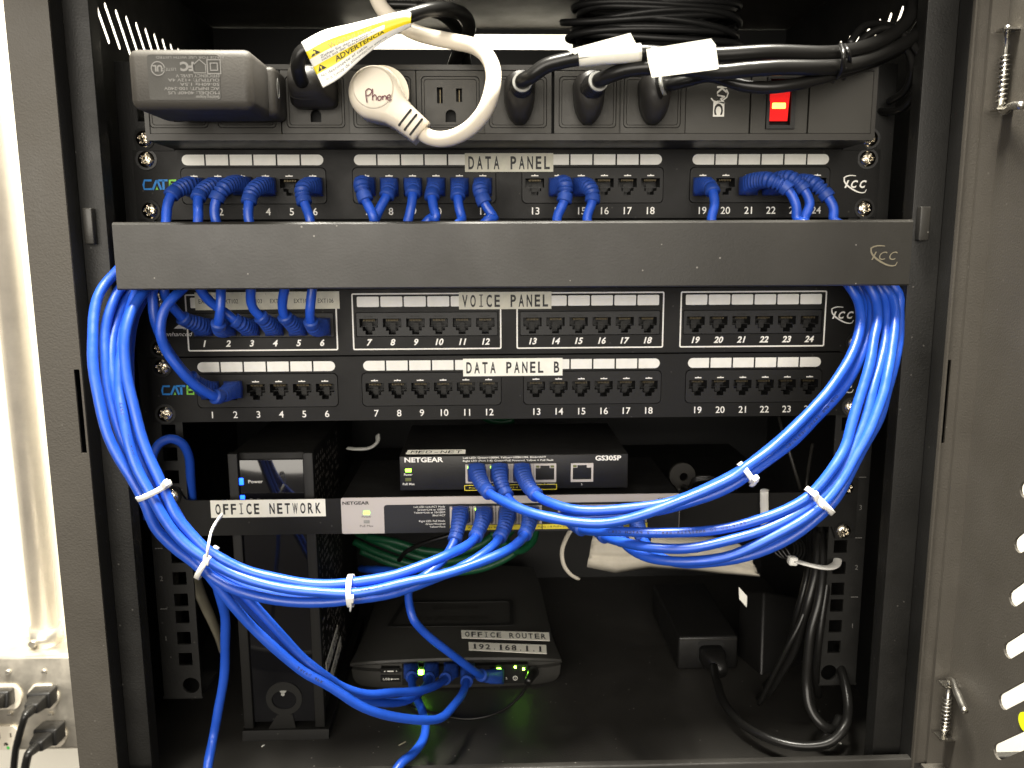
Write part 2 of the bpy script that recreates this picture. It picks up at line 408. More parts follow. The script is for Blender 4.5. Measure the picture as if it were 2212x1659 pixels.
def pin(z0, z1, xh, yh, up):
    x = DX-4.5; b = MB('steel')
    y = YF-12
    b.cyl((x, y, z0), (x, y, z1), 1.5)
    n = int(abs(z1-z0)*.62/2.6)
    pts = []
    zs = min(z0, z1)+3
    for i in range(n*12+1):
        a = 6.28318*i/12; pts.append(Vector((x+2.5*math.cos(a), y+2.5*math.sin(a), zs+2.6*i/12)))
    b.tube(pts, .5, 6, raw=True)
    zt = z1 if up else z0
    b.tube([(x, y, zt), (x+.2, y-3, zt+(2 if up else -2)), (x-3, y-14, zt+(0 if up else -1)), (x-7, y-30, zt-3)], 2.1, 12, 1.5)
    b.box(x-5, DX, y-5, y+4, zs-4, zs-3)
    b.box(x-5, DX, y-5, y+4, z1-3, z1-2)
    cab.add(b, 'hinge_pin', dr)
za = P(2055, 1600, YF-12).z; zb = P(2052, 1470, YF-12).z
pin(za+4, zb, 0, 0, True)
za = P(2180, 235, YF-12).z; zb = P(2190, 55, YF-12).z
pin(za, zb, 0, 0, False)
b = MB('lime'); q = PX(2211, 1560, DX-1); b.plateX(circ(q.y, q.z, 5.2), [], DX-.6, DX-.1); cab.add(b, 'round_sticker', dr)

# ------------------------------------------------------------------ screw
def screw_mesh():
    b = MB('screw'); R = 5.1; n = 40; b.sm = True
    rings = []
    for i in range(15):
        r = R*i/14; ring = []
        for k in range(n):
            a = 6.28318*k/n; x, z = r*math.cos(a), r*math.sin(a)
            h = 2.9*math.sqrt(max(0, 1-(r/R)**2*.93))
            c = min(abs(x), abs(z)); w_ = .62
            if r < 3.1 and c < w_+.35: h -= 1.3*min(1, max(0, (w_+.35-c)/.35))*min(1, (3.1-r)/.5)
            ring.append(b.bm.verts.new((x, -h, z)))
            if i == 0: break
        rings.append(ring)
    for k in range(n): b.face([rings[0][0], rings[1][k], rings[1][(k+1) % n]])
    for a, c in zip(rings[1:], rings[2:]):
        for k in range(n): b.face([a[k], a[(k+1) % n], c[(k+1) % n], c[k]])
    b.sm = False
    return b
SCREW = None
WASH = None
def screw(th, x, z, rot, y=0.):
    global SCREW
    if SCREW is None:
        b = screw_mesh(); b.m('blackpl'); b.plate(circ(0, 0, 6.6, 28), [], -.7, -.01); o = b.build('screw'); SCREW = o.data; sharp(o, 50)
    else:
        o = bpy.data.objects.new('screw', SCREW); col.objects.link(o)
    o.parent = th.o; o.location = (Vector((x, y, z))-th.org)*S; o.rotation_euler = (random.uniform(-.1, .1), rot, random.uniform(-.12, .12))
# ------------------------------------------------------------------ patch panels
def jackpoly(x, z, k=1.):
    return [(x-6.1*k, z+5.2), (x+6.1*k, z+5.2), (x+6.1*k, z-.6), (x+4.1, z-.6), (x+4.1, z-2.9), (x+2.3, z-2.9), (x+2.3, z-5.4), (x-2.3, z-5.4), (x-2.3, z-2.9), (x-4.1, z-2.9), (x-4.1, z-.6), (x-6.1*k, z-.6)]
def jack_mesh(shroud='jack', pins='greyport'):
    b = MB(shroud); P2 = jackpoly(0, 0, .99)
    P2 = [(x*.985, z*.985) for x, z in P2]
    f = [b.bm.verts.new((x, 0.2, z)) for x, z in P2]; g = [b.bm.verts.new((x, 13, z)) for x, z in P2]
    n = len(P2)
    for i in range(n): b.face([f[i], f[(i+1) % n], g[(i+1) % n], g[i]])
    b.face(g)
    b.box(-5.9, 5.9, 5, 6, -.4, -.1)
    b.m('gold')
    for i in range(8): b.box(-3.7+i*1.02, -3.35+i*1.02, 1.2, 7, 3.4-.0, 4.6)
    b.m('module'); b.box(-1.8, 1.6, 6, 7, -3.2, 2.0)
    return b
JM = None
def jack(th, x, z, name='port', y=0.):
    global JM
    if JM is None: o = jack_mesh().build(name); JM = o.data
    else: o = bpy.data.objects.new(name, JM); col.objects.link(o)
    o.parent = th.o; o.location = (Vector((x, y, z))-th.org)*S; return o
def logo_icc(b, cx, cz, h, y=-.14, outline=False):
    w = h*.98
    def t(s, x): b.text(s, cx+x, cz, h, w if s != 'I' else h*.62, y=y, off=(.0 if outline else .035), shear=.35)
    t('I', -w*1.35); t('C', -w*.25); t('C', w*1.0)
    # swoosh: two tapering arcs
    def arc(pts, wd):
        C = spline([Vector((p[0], p[1], 0)) for p in pts], .4)
        n = len(C); L = []
        for i, c in enumerate(C):
            a = C[max(i-1, 0)]; q = C[min(i+1, n-1)]; d = (q-a).normalized(); nn = Vector((-d.y, d.x, 0))
            k = wd*math.sin(math.pi*(i+.6)/(n+.2))*.5+.04; L.append((c+nn*k, c-nn*k))
        vs = [tuple(b.bm.verts.new((cx+p.x*h, y-.02, cz+p.y*h)) for p in pr) for pr in L]
        for p, q in zip(vs, vs[1:]): b.face([p[0], p[1], q[1], q[0]])
    arc([(-.1, 1.1), (-1.0, 1.15), (-1.75, .85), (-1.7, .4), (-1.35, -.1), (-.6, -.65), (.5, -1.15), (1.3, -1.15), (1.5, -.75)], .28/1.0*.5)
def label(th, x0, x1, z0, z1, txt, h, pitch, y, m='paper', skew=0., name='paper_label', under=None):
    b = MB(m); b.plate([(x0, z0), (x1, z0+skew), (x1, z1+skew), (x0, z1)], [], y-.16, y)
    fn = (lambda a, c: Vector((a, y-.24, c+skew*(a-x0)/(x1-x0))))
    b.m('ink'); b.mono(txt, (x0+x1)/2, (z0+z1)/2, h, pitch, fn=fn, off=.026, wf=.68)
    return th.add(b, name, under)
def panel(name, lab, u, gx, style, pitch, logos):
    zt = -u*U+5.9; zb = zt-43.4; z0 = -u*U
    th = T(name, lab, 'patch panel', (0, 0, z0-15.9), 'patch panels screwed to the rack rails')
    hw = pitch*3
    F = []; mods = []
    for g in gx:
        if style == 'a': r = (g-hw-.6, g+hw+.6, z0-27.6, z0-5.4); rr = 3
        else: r = (g-hw-.3, g+hw+.3, z0-25.0, z0-9.6); rr = .6
        mods.append((r, rr)); F.append(rrect(r[0]-.45, r[1]+.45, r[2]-.45, r[3]+.45, rr))
    b = MB('panel'); b.plate([(-241, zb), (241, zb), (241, zt), (-241, zt)], F, 0, 1.6)
    b.box(-241, 241, 1.7, 12, zt-1.5, zt); b.box(-222, 222, 1.7, 12, zb, zb+1.5)
    b.m('dark'); b.box(-220, 220, 13.6, 15, zb+2, zt-2)
    th.add(b, 'faceplate')
    pz = z0-17.3 if style == 'a' else z0-18.6
    n = 1
    for g, (r, rr) in zip(gx, mods):
        pr = MB('white'); st = MB('strip')
        b = MB('module' if style == 'a' else 'jack')
        xs = [g+(i-2.5)*pitch for i in range(6)]
        b.plate(rrect(r[0], r[1], r[2], r[3], rr), [jackpoly(x, pz) for x in xs], -.35 if style == 'a' else .3, 1.4)
        if style == 'b':
            b.m('module')
            for x in xs: b.text('BLABE', x, z0-11.9, 1.3, 6, y=.22)
        th.add(b, 'jack_module')
        for i, x in enumerate(xs):
            jack(th, x, pz)
            if style == 'a':
                pr.text(str(n), x+.6, z0-32.6, 4.7, y=-.12, off=.008)
                zz = z0-10.4
                pr.box(x-2.3, x+2.3, -.5, -.4, zz-.35, zz+.3); pr.box(x-.3, x+.3, -.52, -.4, zz+.3, zz+.8)
            else:
                pr.text(str(n), x+.3, z0-29.0, 4.2, y=-.12, off=.03, shear=.25)
            n += 1
        if style == 'a':
            w6 = pitch; zl, zh = z0-3.6, z0+3.0
            for i in range(6):
                xa, xb = g+(i-3)*w6+.55, g+(i-2)*w6-.55
                poly = [(xa, zl), (xb, zl), (xb, zh), (xa, zh)]
                if i == 0: poly = [(xb, zl), (xb, zh)]+[(xa+3.2+3.3*math.cos(math.radians(90+15*k))-0, (zl+zh)/2+3.3*math.sin(math.radians(90+15*k))) for k in range(13)]
                if i == 5: poly = [(xa, zh), (xa, zl)]+[(xb-3.2+3.3*math.cos(math.radians(-90+15*k)), (zl+zh)/2+3.3*math.sin(math.radians(-90+15*k))) for k in range(13)]
                st.plate(poly, [], -.3, -.02)
        else:
            for i in range(6):
                xa, xb = g+(i-3)*pitch+.5, g+(i-2)*pitch-.5
                st.plate(rrect(xa, xb, z0-5.6, z0+1.2, .8), [], -.3, -.02)
            x0_, x1_ = g-hw-3.0, g+hw+3.0
            pr.plate(rrect(x0_, x1_, z0-34.2, z0+3.4, 1.2), [rrect(x0_+.9, x1_-.9, z0-33.3, z0+2.5, .6)], -.2, -.02)
        th.add(pr, 'printed_numbers'); th.add(st, 'label_strip')
    for s_ in (-1, 1):
        for dz in (0, -31.75): screw(th, s_*232.5, z0+dz, random.uniform(0, 1.5))
    logos(th, z0)
    return th
def xs_of(px, py): return P(px, py, 0).x
def cat6(th, cx, cz):
    b = MB('catblue')
    h = 5.4; x = cx-11; w_ = 1.25
    b.line([(x+5.3, cz+h/2), (x+.8, cz+h/2), (x, cz), (x+.3, cz-h/2), (x+5.0, cz-h/2)], w_, -.13)
    b.line([(x+5.6, cz-h/2-.4), (x+8.4, cz+h/2), (x+9.0, cz+h/2), (x+11.0, cz-h/2-.4)], w_+.1, -.13)
    b.line([(x+9.6, cz+h/2), (x+15.4, cz+h/2)], w_, -.13); b.line([(x+12.6, cz+h/2), (x+12.6, cz-h/2-.4)], w_+.2, -.13)
    b.m('catgreen'); b.flat([(x+7.4, cz-h/2-.5), (x+9.2, cz-h/2-.5), (x+8.3, cz-h/2+1.6)], -.15)
    b.line([(x+20.8, cz+h/2), (x+16.8, cz+h/2), (x+16.5, cz-h/2), (x+20.6, cz-h/2), (x+20.6, cz+.1), (x+16.6, cz+.1)], w_+.15, -.15)
    th.add(b, 'logo')
def lg_a(th, z0):
    cat6(th, -224.5 if z0 > -50 else -222.5, z0-15.6)
    b = MB('white'); logo_icc(b, 226, z0-16, 4.7); th.add(b, 'logo')
def lg_v(th, z0):
    b = MB('white'); logo_icc(b, 223, z0-13, 4.7); th.add(b, 'logo')
    b = MB('white')
    b.text('enhanced', -220, z0-22.5, 2.2, 18, y=-.12, shear=.3); b.flat([(-223, z0-19), (-214, z0-19), (-214, z0-12)])
    b.text('TM', -216, z0-19.6+.2, .9, y=-.14); th.add(b, 'logo')
gA = [xs_of((421+677)/2, 400), xs_of((791+1043)/2, 400), xs_of((1155+1405.6)/2, 400), xs_of((1517+1765)/2, 400)]
gV = [xs_of((439+694)/2, 705), xs_of((797+1048)/2, 700), xs_of((1151+1399)/2, 700), xs_of((1502+1751)/2, 690)]
gB = [xs_of((454+703)/2, 845), xs_of((812+1054)/2, 845), xs_of((1160+1399)/2, 845), xs_of((1506.5+1748)/2, 840)]
pA = (P(677, 400, 0).x-P(421, 400, 0).x)/5; pV = (P(694, 705, 0).x-P(439, 705, 0).x)/5; pB = (P(703, 845, 0).x-P(454, 845, 0).x)/5
DPA = panel('patch_panel', 'black patch panel with green and blue logo, labelled DATA PANEL, under the power strip', 0, gA, 'a', pA, lg_a)
DPV = panel('patch_panel', 'black patch panel with white outlined port groups, labelled VOICE PANEL', 2, gV, 'b', pV, lg_v)
DPB = panel('patch_panel', 'black 24-port patch panel labelled DATA PANEL B, lowest of the patch panels', 3, gB, 'a', pB, lg_a)
def lab_px(th, xa, ya, xb, yb, Y, txt, h, m='paper', pad=.5, skew=0, name='paper_label'):
    p, q = P(xa, ya, Y), P(xb, yb, Y); n = len(txt); pitch = (q.x-p.x)/(n+pad)
    label(th, p.x, q.x, q.z, p.z, txt, h, pitch, Y, m, skew, name)
lab_px(DPA, 1004, 331, 1195, 371, -.8, 'DATA PANEL', 8.0, 'oldpaper')
lab_px(DPV, 991, 631, 1191, 667, -.8, 'VOICE PANEL', 7.9, 'oldpaper')
lab_px(DPB, 1000, 775, 1215, 811, -.8, 'DATA PANEL B', 7.5, 'paper')
b = MB('oldpaper'); p, q = P(420, 632, -.9), P(734, 668, -.9); b.plate([(p.x, q.z), (q.x, q.z+.4), (q.x, p.z+.3), (p.x, p.z)], [], -1.05, -.9)
b.m('ink')
for i in range(6):
    x = P(446+i*51.5, 650, -.9).x; b.text('EXT10%d' % (i+1), x, (p.z+q.z)/2, 2.9, 10.2, y=-1.12)
    if i: b.box(x-7.8, x-7.65, -1.12, -1.06, p.z-1.6, p.z-.8)
DPV.add(b, 'paper_label', label='long yellowed paper label strip reading EXT101 to EXT106')

# ------------------------------------------------------------------ cable manager (bar)
cm = T('cable_manager', 'long dark grey cable duct cover with small outlined logo spanning the rack', 'cable manager', (0, 0, -U-16))
p, q = P(245, 475, -64), P(1973, 480, -64); zb1 = P(1100, 622, -64).z; zt1 = P(1100, 477, -64).z
x0, x1 = P(247, 550, -64).x, P(1968, 550, -64).x
b = MB('bar')
def cprof(z0, z1): return [(-64, z0+.9), (-63.2, z0), (-52, z0), (-52, z0+1.4), (-62.4, z0+1.4), (-62.4, z1-1.4), (-50, z1-1.4), (-50, z1), (-62.4, z1), (-63.3, z1-.5), (-64, z1-1.5)]
v, f = plate_geo(cprof(zb1, zt1), [])
b.geo(v, f, lambda a, c, e: Vector(((x0+x1)/2+e*(x1-x0), a, c)))
co = cm.add(b, 'duct_cover'); 
b = MB('goldink'); lx = P(1912, 552, -64)
b.m('goldink'); logo_icc(b, lx.x, lx.z, 5.0, y=-64.12, outline=True); cm.add(b, 'logo', co)
b = MB('panel'); b.plate([(-241, -U-37.2), (241, -U-37.2), (241, -U+5.6), (-241, -U+5.6)], [], 0, 1.6); bp = cm.add(b, 'back_plate')
for k in range(7):
    xx = -205+k*68.3
    b = MB('blackpl'); b.box(xx-1, xx+1, -50, -.2, -U-34, -U-31.5, .3); b.box(xx-1, xx+1, -50, -.2, -U+1, -U+3.5, .3); cm.add(b, 'duct_finger')
for s_ in (-1, 1):
    for dz in (0, -31.75): screw(cm, s_*232.5, -U+dz, random.uniform(0, 1.5))

# ------------------------------------------------------------------ power strip
PY = -45
ps = T('power_strip', 'dark grey rack power strip with eight outlets and a glowing red switch', 'power strip', (0, PY, 28))
xa, xb = P(308, 200, PY).x, P(1895, 200, PY).x
zt, zb = P(1100, 140, PY).z, P(1100, 303, PY).z
zi, zj = P(1100, 151, PY).z, P(1100, 289, PY).z
b = MB('pdu')
b.plate([(xa, zb), (xb, zb), (xb, zt), (xa, zt)], [[(xa+2.5, zj), (xb-2.5, zj), (xb-2.5, zi), (xa+2.5, zi)]], PY, PY+2)
b.box(xa, xb, PY+2.05, 30, zb, zb+1.5); b.box(xa, xb, PY+2.05, 30, zt-1.5, zt); b.box(xa, xa+1.5, PY+2.05, 30, zb+1.6, zt-1.6); b.box(xb-1.5, xb, PY+2.05, 30, zb+1.6, zt-1.6)
b.m('panel'); b.box(-238, xa, -1, 1, zb-1, zb+12); b.box(xb, 238, -1, 1, zb-1, zb+12); b.box(xa-6, xb+6, 1.2, 3, zb-4.5, zb-.2)
ho = ps.add(b, 'housing')
b = MB('dark'); b.box(xa+2, xb-2, PY+8, PY+9, zb+2, zt-2); ps.add(b, 'backing')
ocx = [P(c, 215, PY).x for c in (382, 530, 680, 825, 973, 1119, 1270, 1410)]
cw = (ocx[4]-ocx[3])
def outlet_mesh():
    b = MB('pdu_in'); zc = (zi+zj)/2; h = (zi-zj)/2-.35; w_ = cw/2-.3
    hol = [rrect(-17, 17, zc-14.6, zc+14.6, 2.5)]
    b.plate(rrect(-w_, w_, zc-h, zc+h, .2, 1), hol, PY+.8, PY+2.8)
    b.plate(rrect(-16.6, 16.6, zc-14.2, zc+14.2, 2.3), [rrect(-15.4, 15.4, zc-13.0, zc+13.0, 1.8)], PY+.9, PY+2.8)
    gh = [(-3.1, zc-11.2), (3.1, zc-11.2)]+[(3.1*math.cos(math.radians(a)), zc-7.2+3.1*math.sin(math.radians(a))) for a in range(0, 181, 20)]
    b.plate(rrect(-15.1, 15.1, zc-12.7, zc+12.7, 1.6), [[(-7.9, zc-.6), (-4.5, zc-.6), (-4.5, zc+8.4), (-7.9, zc+8.4)], [(3.3, zc+.2), (6.8, zc+.2), (6.8, zc+7.8), (3.3, zc+7.8)], gh], PY+1.0, PY+2.9)
    b.m('gold'); b.box(-6.4, -5.9, PY+4, PY+6, zc, zc+7.6); b.box(4.8, 5.3, PY+4, PY+6, zc+.6, zc+7.4)
    return b
om = None
for c in ocx:
    if om is None: o = outlet_mesh().build('outlet', None, (0, 0, 0)); om = o.data
    else: o = bpy.data.objects.new('outlet', om); col.objects.link(o)
    o.parent = ps.o; o.location = (Vector((c, 0, 0))-ps.org)*S
def pfill(x0, x1, name, holes=(), m='pdu_in'):
    b = MB(m); b.plate(rrect(x0+.25, x1-.25, zj+.35, zi-.35, .2, 1), list(holes), PY+.7, PY+2.8); return b
X = lambda px: P(px, 220, PY).x
lp = ps.add(pfill(X(1482), X(1621), 'x'), 'logo_plate')
b = MB('white'); c0 = P(1553, 190, PY+.5)
yk = PY+.55
b.text('K', P(1560, 193, yk).x, P(1560, 195, yk).z, 5.6, 4.6, y=yk, off=.03, rot=-math.pi/2)
b.text('M', P(1558, 214, yk).x, P(1558, 214, yk).z, 4.8, 5.4, y=yk, off=.02, rot=-math.pi/2, shear=.2)
q0, q1 = P(1541, 220, yk), P(1564, 252, yk)
b.plate([(q0.x, q1.z), (q1.x, q1.z), (q1.x, q0.z), (q0.x, q0.z)], [], yk, yk+.1)
b.line([(P(x, y, yk).x, P(x, y, yk).z) for x, y in ((1569, 193), (1573, 201), (1570, 210), (1560, 218), (1548, 220), (1541, 218), (1536, 212))], .8, yk-.05)
b.m('pdu'); b.text('C', (q0.x+q1.x)/2, (q0.z+q1.z)/2, 5.0, 6.5, y=yk-.1, off=.03, rot=-math.pi/2)
ps.add(b, 'logo', lp)
sw0, sw1 = P(1658, 166, PY), P(1716, 279, PY)
ps.add(pfill(X(1623), X(1747), 'x', [[(sw0.x, sw1.z), (sw1.x, sw1.z), (sw1.x, sw0.z), (sw0.x, sw0.z)]]), 'switch_plate')
b = MB('blackpl'); b.plate([(sw0.x+.2, sw1.z+.2), (sw1.x-.2, sw1.z+.2), (sw1.x-.2, sw0.z-.2), (sw0.x+.2, sw0.z-.2)], [[(sw0.x+2, sw1.z+2.2), (sw1.x-3, sw1.z+2.2), (sw1.x-3, sw0.z-1.2), (sw0.x+2, sw0.z-1.2)]], PY-.9, PY+3)
sb = ps.add(b, 'power_switch')
b = MB('red'); r0, r1 = P(1664, 190, PY-1), P(1703, 260, PY-1)
zm = (r0.z+r1.z)/2
prof = [(PY+3, r1.z), (PY+.8, r1.z), (PY-.4, zm-1), (PY-2.2, r0.z), (PY+3, r0.z)]
v, f = plate_geo(prof, []); b.geo(v, f, lambda a, c, e: Vector(((r0.x+r1.x)/2+e*(r1.x-r0.x), a, c)))
b.m('amber'); b.box(r0.x+1.8, r1.x-2.0, PY-1.3, PY+1, zm-2.4, zm+.8, .4)
ps.add(b, 'rocker', sb)
ps.add(pfill(X(1749), X(1888), 'x'), 'end_plate')
for s_, px, py in ((-1, 318, 303), (1, 1873, 306)):
    screw(ps, s_*232.5, 12.6-.0, .4, -1)

# ------------------------------------------------------------------ shelf with switches
sh = T('rack_shelf', 'black vented rack shelf front carrying two network switches and an OFFICE NETWORK label', 'rack shelf', (0, 0, -5*U-30))
e0 = -5*U
b = MB('panel')
zsT, zsB = P(600, 1079, 0).z, P(600, 1155, 0).z
out = [(-241, e0+5.6), (-226, e0+5.6)]+[(-226+5*(1-math.cos(math.radians(a))), e0+5.6-4-(5*math.sin(math.radians(a)))+0) for a in (10, 40, 70)]
out = [(-241, e0+5.6), (-228, e0+5.6), (-227, e0+4.6), (-226, e0+1), (-223.5, zsT+.8), (-220, zsT), (220, zsT), (224, zsT+1), (226, e0+5.6), (241, e0+5.6), (241, e0-37.2), (227, e0-37.2), (224, zsB), (-224, zsB), (-227, e0-37.2), (-241, e0-37.2)]
b.plate(out, [], 0, 1.8); b.box(-221, 221, 2, 240, zsB, zsB+1.5); sf = sh.add(b, 'shelf_front')
for s_ in (-1, 1):
    for dz in (0, -31.75): screw(sh, s_*232.5, e0+dz, random.uniform(0, 1.5))
lab_px(sh, 454, 1081, 704, 1115, -.1, 'OFFICE NETWORK', 7.4, 'paper', .9)

def ports_block(th, x0, x1, z0, z1, xs, Y, frame='silver', name='port', w_=6.3, leds=None):
    """metal shielded RJ45 openings; one part each"""
    for i, x in enumerate(xs):
        b = MB('silver'); hw = w_+1.3
        zc = (z0+z1)/2
        op = [(x-w_, z0+1.6), (x+w_, z0+1.6), (x+w_, z1-3.0), (x+3.2, z1-3.0), (x+3.2, z1-1.2), (x-3.2, z1-1.2), (x-3.2, z1-3.0), (x-w_, z1-3.0)]
        b.plate([(x-hw, z0), (x+hw, z0), (x+hw, z1), (x-hw, z1)], [op], Y-.8, Y+.2)
        b.m('jack'); f = [b.bm.verts.new((u, Y-.1, z)) for u, z in op]; g = [b.bm.verts.new((u, Y+12, z)) for u, z in op]
        for k in range(len(op)): b.face([f[k], f[(k+1) % len(op)], g[(k+1) % len(op)], g[k]])
        b.face(g)
        b.m('gold')
        for k in range(8): b.box(x-3.8+k*1.02, x-3.5+k*1.02, Y+2, Y+6, z0+2, z0+5)
        pt = th.add(b, name)
        for s_, key in ((-1, 0), (1, 1)):
            c = MB((leds[i][key] if leds else 'led_dim')); c.box(x+s_*(w_-1.4)-1.2, x+s_*(w_-1.4)+1.2, Y-.95, Y-.82, z1-2.6, z1-1.1); th.add(c, 'indicator', pt)
# black five-port switch
Y3 = -8
s5 = T('network_switch', 'small black five-port network switch with a MED-NET label, on top of the silver one', 'network switch', (0, 60, -218), 'network switches on the shelf')
a0, a1 = P(862, 983, Y3), P(1356, 1057, Y3)
x0, x1, z1, z0 = a0.x, a1.x, P(1106, 983, Y3).z, P(1106, 1057, Y3).z
b = MB('blackpl'); b.box(x0, x1, Y3, Y3+98, z0, z1, .7); s5.add(b, 'body')
p5 = [P(c, 1022, Y3).x for c in (1030, 1079, 1128, 1177, 1257)]
ports_block(s5, 0, 0, P(1100, 1042, Y3).z, P(1100, 1002, Y3).z, p5, Y3-.2, leds=[('led_g', 'led_dim'), ('led_g', 'led_dim'), ('led_dim', 'led_dim'), ('led_dim', 'led_dim'), ('led_dim', 'silver')])
yk = Y3-.12
b = MB('white')
def tx(s, px, py, h, w=None, **k):
    q = P(px, py, yk); b.text(s, q.x, q.z, h, w, y=yk, **k)
tx('NETGEAR', 915.5, 993, 3.3, 26, off=.03); s5.add(b, 'printed_text'); b = MB('white'); tx('GS305P', 1314, 989, 3.3, 17.5, off=.03); s5.add(b, 'printed_text'); b = MB('white')
tx('Left LED: Green=1000M, Yellow=100M/10M, Blink=ACT', 1090, 988, 1.25, 56, off=.012)
tx('Right LED (Port 1-4): Green=PoE Powered, Yellow = PoE Fault', 1098, 994.5, 1.25, 61, off=.012)
s5.add(b, 'printed_text'); b = MB('white'); tx('Power', 882, 1025, 1.5, 5.8, off=.01); tx('PoE Max', 883, 1045.5, 1.5, 8, off=.01); s5.add(b, 'printed_text'); b = MB('white'); tx('5', 1256.5, 1046, 1.5); tx('4', 1176, 1045.5, 1.5)
b.line([(P(x, 1045.5, yk).x, P(1176, 1045.5, yk).z) for x in (1155, 1170)], .25, yk); b.line([(P(x, 1045.5, yk).x, P(1176, 1045.5, yk).z) for x in (1182, 1198)], .25, yk)
b.m('yellow'); r = P(1003, 1048, yk), P(1203, 1058, yk)
b.plate(rrect(r[0].x, r[1].x, r[1].z+.2, r[0].z, .6), [rrect(r[0].x+.45, r[1].x-.45, r[1].z+.65, r[0].z-.45, .3)], yk, yk+.08)
tx('Ports 1-4, PoE total 63.4 watts max', 1090, 1053, 1.15, 48)
s5.add(b, 'printed_text')
for py, m_2 in ((1016, 'led_g'), (1036, 'led_dim')):
    q = P(882, py, Y3); c = MB(m_2); c.box(q.x-2, q.x+2, Y3-.35, Y3-.05, q.z-1.1, q.z+1.1, .2); s5.add(c, 'indicator')
b = MB('paper'); zt5 = z1+.1
q = [P(876, 981.5, Y3+.5), P(1005, 980.5, Y3+.5), P(1006, 971, Y3+6), P(881, 972, Y3+6)]
bm_ = [b.bm.verts.new(v) for v in q]; b.face(bm_)
b.m('ink'); o_, ax, ay = q[0], (q[1]-q[0]), (q[3]-q[0])
b.mono('MED-NET', .5, .5, .62, .125, fn=lambda u, v: o_+ax*u+ay*v+Vector((0, 0, .08)), off=.0, wf=.8); s5.add(b, 'paper_label')
# silver eight-port switch
Y8 = -10
s8 = T('network_switch', 'silver and charcoal eight-port network switch set in the shelf front', 'network switch', (0, 60, -250), 'network switches on the shelf')
x0, x1, z1, z0 = P(737, 1100, Y8).x, P(1468, 1100, Y8).x, P(1106, 1071, Y8).z, P(1106, 1148, Y8).z
b = MB('blackpl'); b.box(x0+.5, x1-.5, Y8+1.2, Y8+100, z0+.2, z1-.2, .6); s8.add(b, 'body')
b = MB('silver'); b.plate(rrect(x0, x1, z0, z1, 1.2, 3), [], Y8, Y8+1.1); fp = s8.add(b, 'front_bezel'); sharp(fp)
b = MB('navy'); xi = P(830, 1120, Y8).x; zi8 = P(1106, 1087, Y8).z
b.plate([(xi, z0+.05), (x1-.3, z0+.05), (x1-.3, zi8)]+[(xi+2-2*math.sin(math.radians(a)), zi8-2+2*math.cos(math.radians(a))) for a in range(0, 91, 18)], [], Y8-.25, Y8-.02); s8.add(b, 'front_inlay')
p8 = [P(c, 1110, Y8).x for c in (996, 1046, 1096, 1146, 1229, 1277, 1325, 1373)]
b = MB('yellow'); za8, zb8 = P(1100, 1133, Y8).z, P(1100, 1143.5, Y8).z
for u0, u1 in ((p8[0]-7.6, p8[3]+7.6), (p8[3]+8.2, p8[7]+8.2)): b.plate([(u0, zb8), (u1, zb8), (u1, za8), (u0, za8)], [], Y8-.4, Y8-.27)
b.m('ink')
for x in (p8[0]+18, p8[3]+18, p8[6]): b.text('Ports 1-8 PoE+ 30 watts', x, (za8+zb8)/2, 1.3, 26, y=Y8-.45)
s8.add(b, 'yellow_marking')
L8 = [('led_a', 'led_dim'), ('led_g', 'led_dim'), ('led_dim', 'led_dim'), ('led_dim', 'led_dim')]+[('led_g', 'led_dim')]*4
ports_block(s8, 0, 0, P(1100, 1131, Y8).z, P(1100, 1092, Y8).z, p8, Y8-.3, leds=L8)
yk = Y8-.12; b = MB('ink'); tx('GS108LP', 1440, 1078, 1.9, 12, off=.015); s8.add(b, 'printed_text'); b = MB('ink'); tx('NETGEAR', 768.5, 1086.5, 2.2, 18, off=.03); tx('Power', 792, 1116, 1.5, 6.5); tx('PoE Max', 792, 1136, 1.5, 9)
s8.add(b, 'printed_text'); b = MB('ink'); yk = Y8-.4; b.m('white')
for i, (s_, wd) in enumerate((('Left LED: Link/ACT Mode', 21), ('Green=Link at 1000M', 18.6), ('Yellow=Link at 10/100M', 21), ('Blink=ACT', 8.6), ('', 0), ('Right LED: PoE Mode', 17.5), ('Green=Powered', 13.2), ('Yellow=Fault', 10.6))):
    if s_: tx(s_, 963-wd*1.69, 1094.6+i*6.15, 1.35, wd)
s8.add(b, 'printed_text')
for py, m_2 in ((1107.5, 'led_g'), (1127, 'greyport')):
    q = P(792, py, Y8); c = MB(m_2); c.box(q.x-2, q.x+2, Y8-.3, Y8-.05, q.z-1.1, q.z+1.1, .2); s8.add(c, 'indicator')
# ================================================================== blue patch cables
def W(pts): return [P(*p) if len(p) == 3 else Vector(p[1:]) for p in pts]
CABG = 'blue patch cables'
def bootpart(t, C, L0, big, name='boot'):
    acc = 0.; out = [C[0]]
    for a, c in zip(C, C[1:]):
        acc += (c-a).length; out.append(c)
        if acc >= L0: break
    pts = out
    def rr(s, Lt):
        u = s/Lt; base = big*(1-u)+4.25*u
        if u < .30: return (base*(1.0 if u > .04 else .96), 1-u/.30*.55)
        if u > .90: return (4.7, 0.)
        ph = (s % 2.7)/2.7
        return (base+.1 if ph < .5 else base-1.15, .45*(1-(u-.3)/.6))
    b = MB('boot'); b.tube(resamp(pts, .45), rr, 20, raw=True)
    return t.add(b, name)
def resamp(C, st):
    L = [0.]
    for i in range(1, len(C)): L.append(L[-1]+(C[i]-C[i-1]).length)
    n = max(2, int(L[-1]/st)); out = []; j = 0
    for i in range(n+1):
        d = L[-1]*i/n
        while j < len(L)-2 and L[j+1] < d: j += 1
        u = (d-L[j])/max(1e-6, L[j+1]-L[j]); out.append(C[j].lerp(C[j+1], u))
    return out
